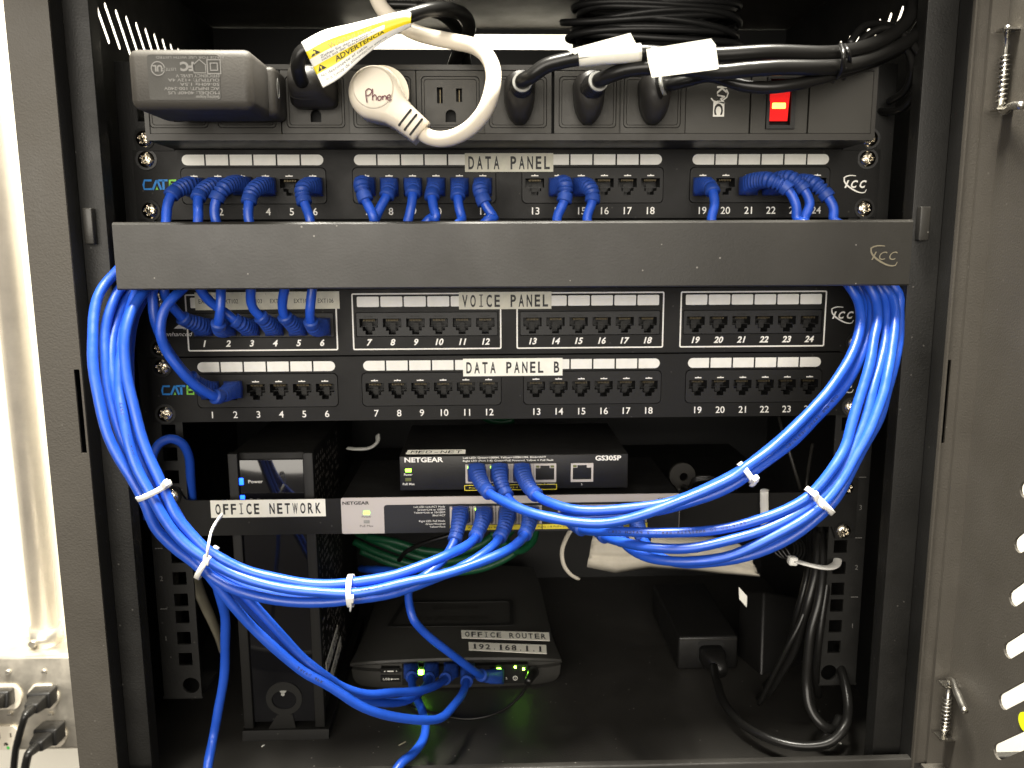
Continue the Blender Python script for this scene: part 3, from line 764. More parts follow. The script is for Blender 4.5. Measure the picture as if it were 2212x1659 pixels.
def trim(C, d):
    acc = 0.
    for i in range(1, len(C)):
        acc += (C[i]-C[i-1]).length
        if acc >= d: return C[i:]
    return C[-2:]
def patch(lab, pts, b0=0., b1=0., r=2.95, big=6.3, group=CABG, m='blue', clear=(True, True)):
    w3 = W(pts)
    def al(q, k): return sum((q[i+1]-q[i]).length for i in range(k))*1.01
    if b0: b0 = al(w3, b0)
    if b1: b1 = al(w3[::-1], b1)
    C = spline(w3, 1.0)
    t = T('patch_cable', lab, 'patch cable', C[len(C)//2], group)
    D = C
    if b0: D = trim(D, b0*.9)
    if b1: D = trim(D[::-1], b1*.9)[::-1]
    D = resamp(D, 2.2); k0 = random.random()*9; nD = len(D)
    D = [p+Vector((.45*math.sin(i*.11+k0)+.25*math.sin(i*.31+k0*2), .4*math.sin(i*.09+k0*3), .45*math.sin(i*.13+k0*5)+.22*math.sin(i*.27+k0)))*min(1, i/12, (nD-1-i)/12) for i, p in enumerate(D)]
    b = MB(m); b.tube(D, lambda s, L: r*(1+.018*math.sin(s*.21+k0)+.012*math.sin(s*.9+k0)), 14, raw=True); t.add(b, 'cable_jacket')
    if b0: bootpart(t, C, b0, big)
    if b1: bootpart(t, C[::-1], b1, big)
    return t
def cabletext(t, pts, txt, d0, r=2.85, h=1.7, pitch=2.1, flip=1):
    C = resamp(spline(W(pts), 1.0), 1.0); b = MB('ink'); n = len(txt)
    def fn(u, v):
        s_ = d0+u; i = max(1, min(len(C)-2, int(s_))); f = s_-i; c = C[i].lerp(C[i+1], f) if f < 1 else C[i+1]
        T_ = (C[i+1]-C[i-1]).normalized(); F = (CAM-c); F = (F-T_*F.dot(T_)).normalized(); U_ = T_.cross(F)*flip
        a = v/r; return c+(F*math.cos(a)+U_*math.sin(a))*(r+.13)
    b.mono(txt, n*pitch/2, .2, h, pitch, fn=fn, off=.0, wf=.7)
    t.add(b, 'printed_lettering')
def shr(path, d=28, n=8):
    return [(p[0], p[1], p[2]+d*max(0, 1-(len(path)-1-i)/n)) for i, p in enumerate(path)]
def plugbody(t, px, py, Y, w_=5.6):
    q = P(px, py, Y); b = MB('clear'); b.box(q.x-w_, q.x+w_, Y-1.5, Y+8, q.z-3.8, q.z+4.2, .5); t.add(b, 'clear_plug')
def H(x, y, z): return ('w', x, y, z)
# left bundle: (strand, from data panel port, to destination)
A = [(243, 595, -50), (215, 633, -58), (200, 685, -66), (198, 744, -74), (203, 807, -80), (214, 866, -84), (232, 928, -88), (257, 984, -90), (288, 1039, -92), (312, 1082, -93), (337, 1146, -93), (375, 1187, -92), (412, 1213, -91), (446, 1238, -91), (506, 1272, -92), (600, 1294, -93), (712, 1302, -93), (766, 1296, -92), (841, 1283, -88), (890, 1268, -84), (953, 1243, -78), (1028, 1208, -68), (1062, 1184, -58), (1080, 1160, -46), (1092, 1132, -34), (1096, 1113, -22), (1096, 1112, -9)]
Bs = [(262, 618, -46), (240, 660, -54), (224, 727, -62), (229, 796, -70), (240, 866, -76), (258, 928, -80), (285, 990, -84), (318, 1050, -86), (345, 1100, -86), (372, 1150, -86), (410, 1190, -84), (446, 1217, -84), (520, 1258, -84), (610, 1283, -84), (720, 1291, -82), (800, 1283, -78), (880, 1262, -72), (925, 1238, -66), (953, 1214, -60), (970, 1192, -52), (983, 1165, -44), (990, 1135, -34), (994, 1113, -22), (995, 1112, -9)]
Ds = [(325, 612, -46), (305, 640, -54), (285, 675, -62), (271, 727, -70), (274, 796, -76), (285, 866, -82), (299, 928, -86), (319, 984, -90), (344, 1039, -93), (362, 1075, -94), (379, 1108, -95), (412, 1150, -95), (446, 1186, -96), (487, 1211, -96), (544, 1237, -95), (600, 1251, -94), (675, 1260, -93), (757, 1258, -92), (841, 1246, -90), (916, 1222, -84), (972, 1198, -74), (1008, 1177, -60), (1028, 1158, -46), (1040, 1130, -34), (1045, 1113, -22), (1046, 1112, -9)]
Es = [(300, 622, -44), (278, 680, -52), (262, 750, -66), (257, 824, -76), (264, 886, -84), (276, 942, -90), (296, 1005, -94), (322, 1062, -97), (356, 1124, -98), (394, 1170, -99), (440, 1205, -99), (500, 1238, -98), (570, 1262, -98), (650, 1277, -97), (746, 1281, -97), (803, 1273, -96), (878, 1257, -93), (953, 1242, -88), (1028, 1221, -80), (1085, 1196, -70), (1117, 1174, -58), (1134, 1154, -46), (1143, 1130, -34), (1146, 1113, -22), (1146, 1112, -9)]
F1 = [(285, 628, -40), (258, 672, -48), (243, 727, -58), (243, 789, -68), (256, 860, -76), (275, 930, -82), (305, 1000, -86), (340, 1070, -89), (375, 1132, -90), (415, 1184, -90), (450, 1236, -91), (487, 1288, -90), (544, 1352, -88), (600, 1408, -86), (650, 1446, -84), (700, 1475, -82), (740, 1502, -80), (766, 1519, -78), (803, 1536, -74), (860, 1551, -66), (916, 1554, -56), (953, 1547, -44), (983, 1521, -28), (1000, 1497, -12), (1008, 1472, 5), (1010, 1456, 22), (1010, 1449, 42)]
G1 = [(310, 625, -40), (285, 665, -46), (262, 727, -56), (258, 800, -66), (270, 870, -74), (290, 935, -80), (315, 1000, -84), (350, 1070, -86), (390, 1132, -86), (430, 1180, -85), (465, 1226, -84), (505, 1266, -82), (552, 1312, -80), (602, 1368, -78), (652, 1418, -76), (706, 1463, -74), (745, 1488, -70), (790, 1500, -62), (841, 1497, -50), (900, 1492, -32), (940, 1483, -12), (962, 1466, 8), (972, 1453, 24), (975, 1446, 42)]
G2 = [(295, 632, -34), (270, 690, -42), (256, 760, -54), (258, 830, -64), (272, 900, -72), (298, 970, -78), (330, 1040, -80), (370, 1110, -81), (415, 1172, -80), (455, 1222, -79), (500, 1272, -77), (550, 1326, -75), (605, 1385, -74), (660, 1435, -72), (705, 1470, -70), (750, 1500, -64), (800, 1516, -54), (850, 1518, -42), (893, 1506, -24), (917, 1486, -4), (927, 1465, 14), (931, 1452, 28), (932, 1446, 42)]
Hd = [(315, 630, -34), (292, 690, -38), (278, 760, -48), (278, 830, -58), (290, 900, -66), (312, 970, -70), (345, 1045, -72), (385, 1115, -73), (425, 1180, -74), (455, 1232, -72), (474, 1281, -66), (485, 1329, -60), (488, 1374, -55), (487, 1431, -50), (480, 1487, -48), (469, 1543, -48), (458, 1595, -50), (450, 1652, -66), (448, 1700, -75), (446, 1800, -78)]
def up(port, e, st, ye=-38, mid=()):
    """from a data panel port down behind the duct cover and along it to the bundle"""
    return
top = {
 1: [(421, 404, 0), (421, 404, -8), (407, 400, -17), (385, 410, -25), (371, 421, -30), (362, 442, -33), (358, 471, -36)],
 2: [(472, 404, 0), (472, 403, -8), (458, 402, -16), (438, 413, -24), (429, 426, -29), (427, 446, -32), (427, 471, -36)],
 3: [(523, 402, 0), (522, 401, -9), (508, 397, -18), (492, 402, -27), (481, 410, -32), (468, 430, -35), (463, 450, -36), (464, 471, -37)],
 4: [(575, 404, 0), (575, 402, -8), (567, 401, -16), (554, 407, -24), (544, 416, -29), (538, 435, -33), (536, 471, -36)],
 6: [(677, 404, 0), (677, 402, -8), (670, 401, -17), (659, 405, -24), (653, 413, -29), (657, 436, -32), (663, 454, -34), (669, 472, -36)],
 7: [(791, 403, 0), (791, 402, -9), (787, 400, -18), (782, 397, -27), (781, 403, -33), (789, 430, -36), (798, 450, -38), (806, 470, -40)],
 8: [(841, 404, 0), (841, 403, -8), (841, 404, -16), (839, 410, -25), (836, 422, -30), (823, 447, -33), (812, 472, -36)],
 9: [(892, 404, 0), (892, 403, -8), (892, 403, -17), (893, 408, -26), (892, 418, -31), (889, 440, -34), (881, 474, -36)],
 10: [(942, 404, 0), (942, 403, -8), (940, 405, -16), (936, 412, -24), (933, 425, -29), (936, 447, -32), (942, 474, -35)],
 11: [(993, 404, 0), (993, 403, -8), (992, 404, -16), (990, 411, -25), (989, 424, -30), (992, 447, -33), (999, 474, -35)],
 12: [(1043, 404, 0), (1043, 403, -8), (1041, 402, -16), (1038, 405, -25), (1038, 413, -30), (1046, 437, -34), (1068, 476, -36)],
 14: [(1205, 404, 0), (1205, 403, -9), (1210, 400, -18), (1217, 396, -26), (1221, 402, -32), (1219, 433, -35), (1202, 474, -38)],
 15: [(1255, 404, 0), (1255, 403, -8), (1261, 401, -16), (1271, 404, -25), (1278, 414, -30), (1280, 433, -33), (1268, 474, -36)],
 19: [(1517, 403, 0), (1518, 402, -8), (1524, 400, -16), (1533, 404, -24), (1539, 413, -29), (1543, 442, -33), (1536, 476, -36)],
 21: [(1617, 402, 0), (1617, 401, -8), (1628, 393, -17), (1648, 389, -26), (1665, 390, -33), (1701, 409, -38), (1719, 442, -40), (1723, 476, -40)],
 22: [(1667, 402, 0), (1668, 401, -7), (1678, 392, -14), (1695, 386, -22), (1711, 387, -28), (1736, 409, -32), (1749, 438, -34), (1739, 476, -36)],
 23: [(1716, 402, 0), (1718, 401, -7), (1728, 395, -13), (1748, 395, -21), (1763, 400, -27), (1787, 424, -31), (1800, 450, -33), (1800, 476, -35)],
}
def chan(px, zz, yy): return P(px, 477, -38).x
def down(port, zch, ych, xend):
    """points in world mm: drop behind the cover, run level inside the duct, finish at xend"""
    x = P(*top[port][-1]).x
    sg = 1 if xend > x else -1
    return [H(x+sg*3, ych, zch+9), H(x+sg*13, ych, zch+1), H((x+xend)/2, ych, zch), H(xend-sg*12, ych, zch+.5)]
LEFT = [('A', A, 12, 'outermost left loop, to the third port from the left of the silver switch', -48, -50), ('D', Ds, 11, 'innermost bright left strand, to the second port of the silver switch', -52, -57), ('E', Es, 10, 'middle left strand, to the fourth port of the silver switch', -47, -44),
        ('B', Bs, 9, 'rear left strand, to the leftmost port of the silver switch', -56, -50), ('F', F1, 8, 'lowest sweeping cable, to the fourth yellowless port of the router', -58, -57), ('G', G1, 7, 'through the zip ties to the third port of the router', -60, -44),
        ('g', G2, 2, 'through the zip ties to the second port of the router', -64, -50), ('H', Hd, 1, 'leaving the bundle to hang straight down over the front lip', -66, -57)]
names = {'A': 'blue cable, outermost of the left loop, into the third port of the silver switch',
 'D': 'blue cable, inner edge of left loop, into the second port of the silver switch',
 'E': 'blue cable, middle of the left loop, into the fourth port of the silver switch',
 'B': 'blue cable, back of the left loop, into the leftmost port of the silver switch',
 'F': 'blue patch cable sagging lowest in front of the router, into its fourth port',
 'G': 'blue patch cable crossing level before the router, into its third port',
 'g': 'blue patch cable crossing before the router just below another, into its second port',
 'H': 'blue cable leaving the left tie and hanging straight down over the cabinet lip at left'}
for (k, path, port, d_, zc, yc) in LEFT:
    if k in 'FGg': path = shr(path)
    e = P(*path[0])
    mid = down(port, zc, yc+12, e.x+16)
    pts = top[port]+mid+path
    t_ = patch(names[k], pts, 5 if port == 7 or port == 12 else 4, 0 if k == 'H' else (2 if k in 'FGg' else 3))
    if k == 'E': cabletext(t_, path, 'TYPE CM 75C 24AWG VERIFIED TO ANSI', 75); cabletext(t_, path, 'VERIFIED TO ANSI/TIA-568-C.2', 225)
    if k == 'F': cabletext(t_, path, 'PATCH CORD UTP 24AWG 4PR', 232)
# right bundle
R1 = [(1847, 631, -46), (1860, 676, -54), (1854, 728, -62), (1836, 773, -70), (1806, 818, -76), (1772, 863, -82), (1719, 919, -88), (1659, 976, -93), (1614, 1010, -96), (1586, 1032, -97), (1532, 1058, -98), (1457, 1086, -98), (1366, 1117, -96), (1291, 1129, -92), (1216, 1125, -86), (1141, 1106, -76), (1085, 1082, -62), (1056, 1064, -50), (1042, 1046, -40), (1033, 1026, -30), (1030, 1018, -20), (1030, 1022, -8)]
R2 = [(1875, 631, -42), (1878, 700, -52), (1864, 760, -60), (1836, 818, -68), (1795, 872, -74), (1742, 928, -80), (1688, 975, -85), (1628, 1017, -90), (1590, 1041, -92), (1535, 1068, -92), (1460, 1094, -90), (1380, 1110, -86), (1300, 1118, -80), (1213, 1117, -74), (1150, 1107, -66), (1113, 1092, -56), (1094, 1070, -46), (1083, 1045, -38), (1079, 1024, -29), (1079, 1018, -20), (1079, 1022, -8)]
R3 = [(1862, 631, -38), (1870, 690, -48), (1858, 745, -56), (1828, 800, -64), (1786, 852, -72), (1735, 905, -80), (1680, 955, -86), (1622, 1000, -90), (1588, 1022, -92), (1530, 1052, -91), (1470, 1078, -90), (1400, 1094, -88), (1320, 1103, -84), (1240, 1100, -78), (1190, 1086, -68), (1157, 1068, -54), (1139, 1045, -40), (1130, 1024, -29), (1128, 1018, -20), (1128, 1022, -8)]
S1 = [(1884, 631, -48), (1893, 683, -56), (1888, 728, -64), (1881, 781, -72), (1862, 848, -80), (1843, 912, -86), (1824, 968, -91), (1794, 1017, -95), (1762, 1056, -97), (1735, 1080, -98), (1682, 1108, -98), (1607, 1131, -97), (1513, 1148, -94), (1431, 1151, -90), (1338, 1150, -80), (1285, 1148, -66), (1256, 1142, -50), (1240, 1128, -36), (1232, 1114, -23), (1229, 1112, -9)]
S2 = [(1903, 631, -44), (1914, 676, -52), (1914, 728, -60), (1903, 781, -68), (1888, 837, -76), (1873, 893, -82), (1847, 957, -88), (1818, 1016, -93), (1780, 1066, -97), (1749, 1094, -99), (1701, 1124, -100), (1626, 1154, -100), (1532, 1176, -97), (1457, 1183, -93), (1385, 1180, -84), (1335, 1170, -70), (1306, 1158, -54), (1288, 1136, -38), (1279, 1115, -23), (1277, 1112, -9)]
S3 = [(1922, 631, -46), (1933, 661, -52), (1933, 706, -60), (1926, 758, -68), (1914, 811, -76), (1903, 863, -82), (1881, 923, -88), (1851, 979, -92), (1824, 1034, -96), (1792, 1076, -99), (1757, 1107, -101), (1712, 1138, -102), (1644, 1172, -101), (1569, 1200, -98), (1476, 1212, -93), (1410, 1206, -84), (1365, 1188, -70), (1343, 1166, -54), (1330, 1138, -38), (1326, 1115, -23), (1325, 1112, -9)]
S4 = [(1938, 631, -40), (1943, 676, -48), (1941, 728, -56), (1931, 781, -64), (1917, 841, -72), (1901, 897, -78), (1872, 958, -84), (1842, 1015, -88), (1808, 1073, -92), (1772, 1112, -94), (1719, 1152, -95), (1644, 1190, -94), (1569, 1213, -91), (1490, 1219, -86), (1440, 1209, -78), (1412, 1192, -66), (1390, 1166, -52), (1378, 1138, -37), (1374, 1115, -23), (1373, 1112, -9)]
RIGHT = [(R1, 14, 'blue cable of the right loop into the leftmost port of the black switch', -60, -44), (R2, 15, 'blue patch cable of the right loop into the second port of the black switch', -56, -38),
         (R3, 19, 'blue patch cable of the right loop into the third port of the black switch', -64, -38), (S1, 21, 'blue cable with printed lettering, right loop, into fifth port of the silver switch', -52, -46),
         (S2, 22, 'blue patch cable of the right loop into the sixth port of the silver switch', -56, -42), (S3, 23, 'blue cable sagging lowest, right loop, into the seventh port of the silver switch', -52, -38)]
for path, port, nm, zc, yc in RIGHT:
    e = P(*path[0]); t_ = patch(nm, top[port]+down(port, zc, yc, e.x-16)+path, 5 if port in (14, 15, 21, 22, 23) else 4, 4 if path[-1][1] < 1050 else 3)
    if path is S1: cabletext(t_, S1, 'VERIFIED TO ANSI/TIA-568-C.2 PATCH CORD', 175)
    if path is R2: cabletext(t_, R2, 'UTP 4PR 24AWG VERIFIED TO ANSI/TIA', 75)
e = P(*S4[0])
patch('blue cable, outermost of the right loop, into the rightmost port of the silver switch', [H(e.x-60, 12, -60), H(e.x-50, -22, -60), H(e.x-28, -34, -61)]+S4, 0, 3)
# voice and lower data panel
V = {1: [(439, 707, 0), (437, 706, -9), (425, 700, -16), (408, 694, -22), (396, 688, -26), (381, 672, -30), (366, 652, -34), (356, 628, -38)],
 2: [(489, 706, 0), (488, 708, -8), (482, 712, -18), (475, 710, -27), (472, 700, -33), (475, 678, -36), (477, 646, -36), (477, 620, -34)],
 3: [(540, 706, 0), (538, 707, -8), (530, 704, -15), (518, 698, -21), (507, 692, -24), (483, 673, -26), (458, 655, -30), (440, 636, -34), (430, 618, -36)],
 4: [(592, 706, 0), (591, 706, -8), (585, 704, -15), (575, 695, -22), (564, 685, -27), (548, 667, -30), (543, 646, -32), (543, 618, -34)],
 5: [(643, 706, 0), (642, 706, -8), (637, 703, -15), (626, 694, -22), (616, 685, -27), (611, 667, -30), (613, 642, -33), (617, 618, -35)],
 6: [(694, 706, 0), (692, 707, -9), (686, 710, -18), (677, 706, -26), (672, 696, -31), (670, 678, -34), (673, 651, -35), (677, 618, -35)]}
tp = {4: 3, 5: 4, 6: 6}
for k, pts in V.items():
    nm = 'blue patch cable into voice panel port %d, below the first port group' % k
    nm = 'blue patch cable rising from voice panel port %d to behind the duct cover' % k
    if k in tp:
        a = top[tp[k]]; x0_ = P(*a[-1]).x; x1_ = P(*pts[-1]).x
        full = a+[H(x0_*.8+x1_*.2, -34, -52), H((x0_+x1_)/2, -32, -60), H(x1_*.9+x0_*.1, -34, -72)]+pts[::-1]
        patch('blue patch cable looping from top data panel port %d to voice panel port %d' % (tp[k], k), full, 5, 4 if k < 6 else 4)
    else:
        x1_ = P(*pts[-1]).x
        patch(nm, pts+[H(x1_+2, -34, -70), H(x1_+12, -28, -62), H(x1_+30, -14, -62), H(x1_+45, 12, -60)], 4, 0)
B2 = [(504, 842, 0), (502, 843, -9), (492, 848, -20), (479, 854, -30), (466, 857, -36), (442, 845, -42), (411, 823, -48), (386, 796, -52), (363, 763, -54), (350, 730, -56), (348, 699, -56), (356, 667, -54), (375, 642, -50), (394, 624, -44)]
B1 = [(454, 843, 0), (452, 843, -8), (440, 838, -14), (425, 828, -20), (412, 816, -26), (392, 795, -32), (366, 758, -38), (346, 722, -42), (334, 690, -44), (330, 660, -44), (331, 626, -42)]
for nm, pts in (('blue patch cable looping beside the logo into port 2 of the lowest patch panel', B2), ('blue patch cable half hidden behind another, into port 1 of the lowest patch panel', B1)):
    x1_ = P(*pts[-1]).x
    patch(nm, pts+[H(x1_+6, -38, -72), H(x1_+18, -28, -64), H(x1_+40, -12, -63), H(x1_+60, 12, -62)], 4, 0)
# other blue cables
patch('short blue cable loop behind the left bundle, beside the mounting rail', [(318, 1120, -20), (322, 1050, -22), (326, 1004, -20), (334, 975, -17), (349, 955, -13), (372, 947, -10), (394, 957, -7), (407, 984, -3), (412, 1032, 4), (414, 1085, 12), (415, 1150, 22), (416, 1230, 40)])
WAN = shr([(1073, 1461, 42), (1070, 1461, 32), (1058, 1461, 22), (1040, 1459, 13), (1028, 1452, 8), (1010, 1438, 4), (972, 1411, -2), (916, 1364, -6), (893, 1336, -6), (884, 1300, 0), (882, 1262, 10), (866, 1240, 30), (820, 1232, 60), (780, 1228, 110)][::-1])[::-1]
patch('blue cable running down behind the left bundle into the yellow port of the router', WAN, 3, 0)
R1p = shr([(888, 1448, 42), (888, 1452, 28), (889, 1462, 14), (892, 1482, 4), (901, 1510, -8), (912, 1538, -20), (919, 1568, -32), (912, 1599, -42), (890, 1629, -52), (866, 1650, -63), (845, 1690, -72), (830, 1800, -78)][::-1])[::-1]
patch('blue cable from the leftmost router port running out over the front lip', R1p, 2, 0)
# ------------------------------------------------------------------ zip ties
def tie(px, py, Y, dx, dy, hw, hd, lab, tail=None, wd=1.5, m='nylon', knot=True, tilt=0.):
    c = P(px, py, Y); a = (P(px+dx, py+dy, Y)-c).normalized(); v = Vector((0, -1, 0)); u = a.cross(v).normalized(); v = u.cross(a)
    t = T('zip_tie', lab, 'zip tie', c, 'white zip ties')
    b = MB(m); n = 40; o = b.sm; b.sm = True; rings = []
    for i in range(n):
        th = 6.28318*i/n; rad = u*math.cos(th)*hw+v*math.sin(th)*hd; e = (u*math.cos(th)/hw+v*math.sin(th)/hd).normalized()
        cc = c+rad+a*(tilt*math.cos(th))
        rings.append([b.bm.verts.new(cc+a*s_*wd+e*q) for s_, q in ((-1, -.2), (1, -.2), (1, .75), (-1, .75))])
    for i in range(n):
        p_, q_ = rings[i], rings[(i+1) % n]
        for k in range(4): b.face([p_[k], p_[(k+1) % 4], q_[(k+1) % 4], q_[k]])
    b.sm = o; t.add(b, 'loop')
    if knot:
        kc = c-u*0+v*(hd+1.2) if tail is None else P(*tail[0])
        kb = MB(m); d = u if tail is None else (P(*tail[min(1, len(tail)-1)])-kc).normalized()
        kb.obox(kc, a, d.cross(a).normalized(), d, 3.6, 3.2, 4.2, .5); t.add(kb, 'head')
    if tail:
        tb = MB(m); tb.tube(W(tail), lambda s, L: 1.5-.2*s/L, 8, 1.5, flatten=.5); t.add(tb, 'tail')
    return t
tie(333, 1060, -92, 29, 52, 9.6, 9, 'white zip tie round the left blue bundle above the left shelf screw', tail=[(357, 1046, -104), (352, 1052, -103)])
tie(447, 1215, -92, 70, 38, 9.5, 11, 'white zip tie with a long tail sticking up to the OFFICE NETWORK label', tail=[(446, 1210, -106), (450, 1180, -106), (456, 1150, -98), (468, 1127, -84), (480, 1112, -70)])
tie(758, 1276, -93, 60, -2, 8.6, 9, 'white zip tie with a knotted tail round the bottom of the left bundle', tail=[(757, 1294, -103), (758, 1306, -102), (757, 1318, -98)])
tie(1612, 1022, -93, 50, -32, 6.2, 7, 'white zip tie round the upper right blue bundle', tail=[(1631, 1036, -103), (1628, 1046, -100), (1622, 1050, -97)])
tie(1770, 1082, -98, 45, -42, 9.5, 10, 'white zip tie with a forked tail round the lower right bundle', tail=[(1762, 1072, -111), (1768, 1090, -110), (1783, 1098, -104), (1789, 1104, -101)])
b = MB('nylon'); b.tube(W([(1653, 1058, 2), (1651, 1060, -2), (1651, 1064, -3.5), (1651, 1090, -3.5), (1652, 1130, -3.5), (1652, 1148, -3.2), (1652, 1156, 2), (1652, 1158, 8)]), 2.9, 12, 1.5, flatten=.3)
single(b, 'zip_tie', 'flat white zip tie strapped vertically over the right end of the shelf front', 'zip tie', P(1651, 1100, -2), 'white zip ties')
b = MB('nylon'); b.tube(W([(1722, 1213, -8), (1740, 1218, -14), (1765, 1224, -16), (1790, 1226, -12), (1806, 1219, -4), (1810, 1207, 4)]), 3.0, 12, 1.2, flatten=.35)
b.obox(P(1712, 1211, -6), Vector((1, 0, -.1)), Vector((0, 1, 0)), Vector((.1, 0, 1)), 6, 6, 6, 1.2)
single(b, 'zip_tie', 'thick white zip tie holding the black cords against the right mounting rail', 'zip tie', P(1760, 1222, -10), 'white zip ties')
# ------------------------------------------------------------------ PSU / plugs on the power strip
ad = T('power_adapter', 'bulky black wall-wart adapter with upside-down rating label on the left outlets', 'power adapter', P(440, 180, -70), 'power adapters and bricks')
f0, f1 = P(271, 103, -102), P(548, 236, -102)
b = MB('adapter'); b.box(f0.x, f1.x, -102, PY-10, f1.z, f0.z, 4.5); b.box(f0.x+8, f1.x+4, -70, PY+.3, f1.z+1.5, f0.z-2, 3)
bd = ad.add(b, 'body')
b = MB('pdu_in'); l0, l1 = P(317, 118, -102.1), P(478, 216, -102.1)
b.plate(rrect(l0.x, l1.x, l1.z, l0.z, 1.5), [], -102.35, -102.05); lb = ad.add(b, 'rating_label')
b = MB('greyprint'); yk = -102.45
def ut(s, px, py, h, w_=None, **k): q = P(px, py, yk); b.text(s, q.x, q.z, h, w_, y=yk, rot=math.pi, **k)
for i, (s_, wd) in enumerate((('Switching Adapter', 12), ('MODEL: 4040F US', 26), ('AC INPUT: 100-240V', 28), ('50-60Hz 1.5A', 20), ('OUTPUT: +12V 4A', 26), ('EFFICIENCY LEVEL V', 22))):
    q = P(474, 210-i*9.2, yk); b.text(s_, q.x-wd/2, q.z, 1.5, wd, y=yk, rot=math.pi, off=.01)
ut('FC', 404, 144, 4.2, 7, off=.05); ut('LISTED', 365, 150, 1.5, 7); ut('UL', 340, 148, 3, off=.04)
for r_2 in (3.6, 2.0):
    q = P(462, 144, yk); b.plate(rrect(q.x-r_2, q.x+r_2, q.z-r_2, q.z+r_2, .1, 1), [rrect(q.x-r_2+.5, q.x+r_2-.5, q.z-r_2+.5, q.z+r_2-.5, .1, 1)], yk, yk+.08)
q = P(431, 144, yk); b.line([(q.x-3, q.z-3), (q.x+3, q.z-3), (q.x+3, q.z+1), (q.x, q.z+3.5), (q.x-3, q.z+1)], .5, yk, closed=True)
q = P(341, 148, yk); b.plate(circ(q.x, q.z, 3.6), [circ(q.x, q.z, 3.1)], yk, yk+.08)
ut('MADE FOR USE WITH LISTED', 410, 124, 1.3, 34); ad.add(b, 'printed_text', lb)
b = MB('greyport'); q = P(572, 183, -75); b.plateX(circ(-64, q.z, 2.6, 20, 5.5), [circ(-64, q.z, 1.9, 20, 4.8)], f1.x+3.9, f1.x+4.25); ad.add(b, 'side_badge')
def flatcord(t, pts, r, m='rubber', name='cable', flatten=1., n=14): b = MB(m); b.tube(W(pts), r, n, 2.0, flatten=flatten); return t.add(b, name)
def socket_xy(i): return ocx[i]
# cord with warning tag
t = T('power_cord', 'black power cord with yellow and white warning tag plugged into the third outlet', 'power cord', P(680, 200, -60), 'power cords on the strip')
b = MB('plug'); c = P(682, 205, PY); zc = (zi+zj)/2
def oplug(b, pts, prof, n=28, pear=0.):
    """loft of superellipse sections: (centre vec, half x, half z, square)"""
    o = b.sm; b.sm = True; R = []
    for (cx_, cy_, cz_, hx, hz, sq, tl) in prof:
        ring = []
        for k in range(n):
            a = 6.28318*(k+.5)/n; ca, sa = math.cos(a), math.sin(a); e = 2/(2+sq)
            x = math.copysign(abs(ca)**e, ca)*hx; z = math.copysign(abs(sa)**e, sa)*hz; x *= 1-pear*(1-(sa+1)/2)
            ring.append(b.bm.verts.new((cx_+x, cy_+tl*z, cz_+z)))
        R.append(ring)
    for a, c2 in zip(R, R[1:]):
        for k in range(n): b.face([a[k], a[(k+1) % n], c2[(k+1) % n], c2[k]])
    b.face(R[0][::-1]); b.face(R[-1]); b.sm = o
cx3 = P(681, 200, PY).x
oplug(b, 0, [(cx3, PY+1, zc+5.2, 13.2, 9.6, 3, 0), (cx3, PY-7, zc+5.2, 13.2, 9.6, 3, 0), (cx3, PY-8.5, zc+5.6, 12.3, 8.8, 3, 0), (cx3-1, PY-13, zc+6, 10.5, 8, 2, 0), (cx3-2, PY-17, zc+8, 10, 7, 1.5, 0), (cx3-2.5, PY-21, zc+9, 8, 5.5, 1, 0)])
t.add(b, 'plug')
b = MB('pdu')
for i in range(4): oplug(b, 0, [(cx3-2.2, PY-13.5-2*i, zc+6.0+i*1.2, 10.4-i*.5, 7.2-i*.4, 1.6, .0), (cx3-2.2, PY-14.6-2*i, zc+6.2+i*1.2, 10.4-i*.5, 7.2-i*.4, 1.6, .0)])
t.add(b, 'strain_relief')
q1 = [(652, 176, -66), (646, 160, -74), (643, 138, -80), (650, 116, -82), (668, 104, -82), (700, 92, -81), (760, 74, -80), (820, 54, -80), (860, 44, -80), (889, 33, -80), (927, 22, -74), (974, 22, -60), (1005, 36, -44), (1014, 62, -30), (1003, 92, -14), (984, 128, 4), (975, 165, 20), (974, 200, 40)]
flatcord(t, q1, 3.9)
# tag: ruled fan sheet
TLn = [(651, 92), (700, 66), (760, 52), (820, 37), (874, 24), (887, 29)]
BLn = [(698, 190), (735, 168), (780, 128), (825, 92), (862, 70), (888, 57)]
tg = T('x', '', '', (0, 0, 0)) if False else None
def tagpt(u, v, off=0.):
    def ev(L, u):
        k = u*(len(L)-1); i = min(int(k), len(L)-2); f = k-i
        p0 = L[max(i-1, 0)]; p1 = L[i]; p2 = L[i+1]; p3 = L[min(i+2, len(L)-1)]
        return [.5*((2*p1[j])+(-p0[j]+p2[j])*f+(2*p0[j]-5*p1[j]+4*p2[j]-p3[j])*f*f+(-p0[j]+3*p1[j]-3*p2[j]+p3[j])*f**3) for j in (0, 1)]
    a = ev(TLn, u); b_ = ev(BLn, u); x = b_[0]+(a[0]-b_[0])*v; y = b_[1]+(a[1]-b_[1])*v
    Y = -93+1.2*math.sin(v*5.5+u*2)*(1-u)+3.5*(v-.5)**2*4*u - off
    if v > .8: Y += (v-.8)*6
    return P(x, y, Y)
b = MB('tagwhite', 'tagyellow'); nu, nv = 30, 24; b.sm = True
for side in (0,):
    g = [[b.bm.verts.new(tagpt(i/nu, j/nv)) for j in range(nv+1)] for i in range(nu+1)]
    for i in range(nu):
        for j in range(nv):
            v_ = (j+.5)/nv; u_ = (i+.5)/nu
            yel = (.30 < v_ < .46) or (.62 < v_ < .78) or (u_ > .62 and .46 < v_ < .80)
            b.m('tagyellow' if yel else 'tagwhite'); b.face([g[i][j], g[i+1][j], g[i+1][j+1], g[i][j+1]])
